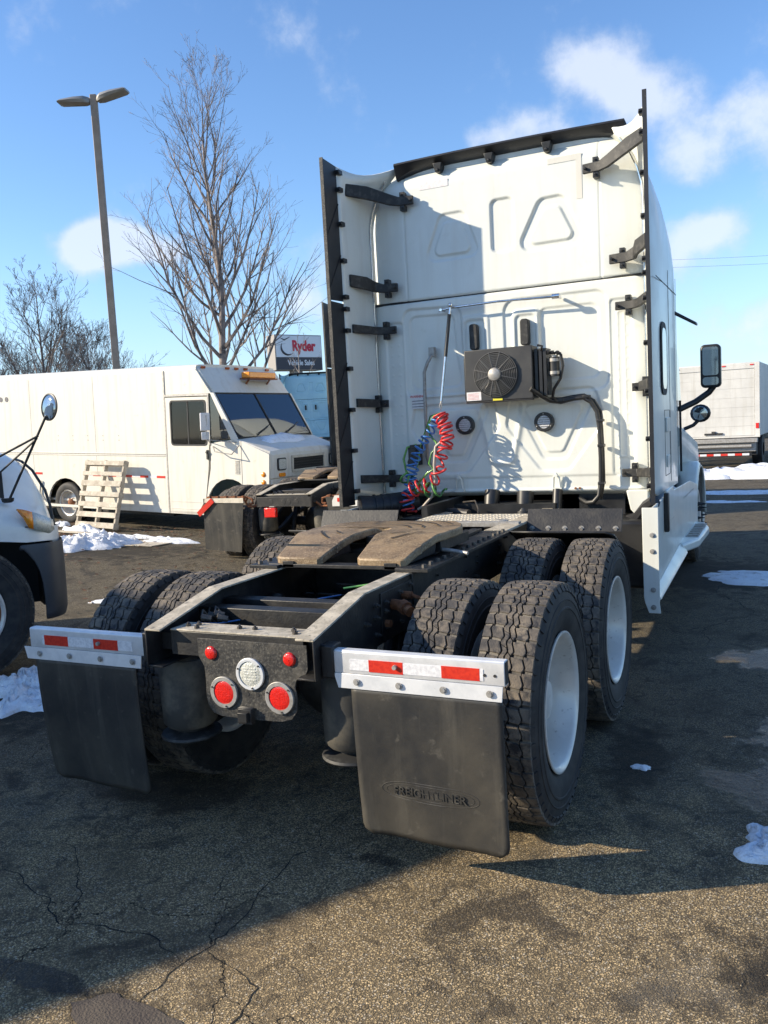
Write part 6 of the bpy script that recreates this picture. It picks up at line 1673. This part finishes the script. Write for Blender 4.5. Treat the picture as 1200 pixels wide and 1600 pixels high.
# dead leaves and debris near the van
m = MB(); r = random.Random(9)
for i in range(1500):
    if i < 1100: x, y = -8.9+r.gauss(0, .8), 7.6+r.gauss(0, .35)
    elif i < 1300: x, y = r.uniform(-10.5, -6.3), 8.6+r.uniform(-.3, .5)
    else: x, y = r.uniform(-8, -4.6), r.uniform(4.2, 8.0)
    a = r.uniform(0, 6.28); s = r.uniform(.015, .045); z = gz(x, y)+r.uniform(.004, .03)
    c, q = math.cos(a)*s, math.sin(a)*s
    m.add([(x-c, y-q, z), (x+q*.6, y-c*.6, z+r.uniform(0, .015)), (x+c, y+q, z+r.uniform(0, .02)), (x-q*.6, y+c*.6, z)], [(0, 1, 2, 3)])
tag(m.build('leaf_litter', 'leaf', recalc=False), 'dead brown leaves scattered on the asphalt by the step van', 'leaves', kind='stuff')
m = MB(); a = Vector((-10.3, 8.15, 0)); m.bar((-10.1, 8.05, .30), (-8.6, 7.95, .25), .09, .02); tag(m.build('loose_board', 'wood'), 'loose pale board lying on the ground left of the pallet', 'board')
m = MB(); m.prism([(-7.4, 7.2, .165), (-6.7, 7.3, .14), (-6.6, 7.75, .135), (-7.3, 7.8, .16)], (0, 0, .012)); tag(m.build('plywood_scrap', 'wood'), 'broken plywood scrap on the ground left of the second tractor flap', 'plywood')
m = MB(); r = random.Random(21)
for i in range(3600):
    if i < 2900: x, y = r.uniform(-1.6, 2.3), r.uniform(-1.35, 1.2)
    else: x, y = r.uniform(1.25, 3.2), r.uniform(1.0, 6.0)
    if noise.noise(Vector((x*1.5, y*1.5, 4))) < r.uniform(-.5, .35): continue
    z = gz(x, y); q = r.choice((.0016, .002, .0026, .0034, .0048)); a = r.uniform(0, 6.28); e = r.uniform(.6, 1.5); c, n_ = math.cos(a)*q, math.sin(a)*q
    m.add([(x-c*e, y-n_*e, z), (x+n_, y-c, z), (x+c*e, y+n_*e, z+q*.2), (x-n_, y+c, z), (x+r.uniform(-.4, .4)*q, y, z+q*1.1)], [(0, 1, 4), (1, 2, 4), (2, 3, 4), (3, 0, 4)])
M['grit'] = mat('loose_grit', (.36, .28, .17), .9, var=(.16, .12, .08), vs=60)
tag(m.build('loose_grit', 'grit', recalc=False), 'loose grit and small stones scattered over the asphalt in the foreground', 'gravel', kind='stuff')
# long cracks drawn as thin sunken-looking tar-black ribbons
m = MB()
C1 = [(-.15, 1.10), (-.08, .55), (.02, .30), (.16, .10), (.30, -.10), (.42, -.36), (.42, -.50), (.34, -.62), (.22, -.82)]
def uv(u, v):      # a pixel of the photograph is turned into a place on the ground once, while writing the script
    return None
cr = [[(.22, .66), (.21, .15), (.22, -.22), (.24, -.53), (.22, -.66), (.20, -.80), (.28, -1.1)], [(.22, -.66), (-.09, -.57), (-.26, -.59), (-.41, -.64), (-.59, -.52), (-.76, -.47), (-1.06, -.35)], [(-.41, -.64), (-.45, -.5), (-.59, -.36), (-.95, -.05)],
      [(.24, -.55), (.37, -.60), (.53, -.68), (.56, -.85), (.62, -1.1)], [(1.6, 4.0), (1.5, 4.6), (1.9, 5.2), (1.5, 6.0), (1.7, 7.2), (1.2, 8.6)]]
for i, c in enumerate(cr): ribbon(m, c, .0042 if i < 4 else .007, seed=i+1, jag=.05)
o = m.build('asphalt_crack', 'crack', recalc=False); tag(o, kind='structure')
# film of melt water on the asphalt, right
def sheet(name, pts, z, mt, jag=.03, fr=7, seed=0, base=-.032):
    P = []
    n = len(pts)
    for i in range(n):
        a = Vector(pts[i]); b = Vector(pts[(i+1) % n]); k = max(3, int((b-a).length/.02))
        for j in range(k):
            p = a.lerp(b, j/k); P.append((p.x+jag*noise.noise(Vector((p.x*fr, p.y*fr, seed)))+.5*jag*noise.noise(Vector((p.x*fr*3, p.y*fr*3, seed))), p.y+jag*noise.noise(Vector((p.x*fr, p.y*fr, seed+9)))+.5*jag*noise.noise(Vector((p.x*fr*3, p.y*fr*3, seed+9)))))
    m = MB(); m.add([(x, y, gz(x, y)+z) for x, y in P], [tuple(range(len(P)))]); o = m.build(name, mt, recalc=False); tag(o, kind='structure')
    return o
sheet('repair_patch', [(-.02, -.97), (.10, -.87), (.29, -.89), (.47, -.92), (.6, -1.0), (.5, -1.15), (.2, -1.1)], .0035, 'patch', jag=.02, fr=9, seed=12)
for o in bpy.data.objects:
    if 'skip_copy' in o.keys(): del o['skip_copy']
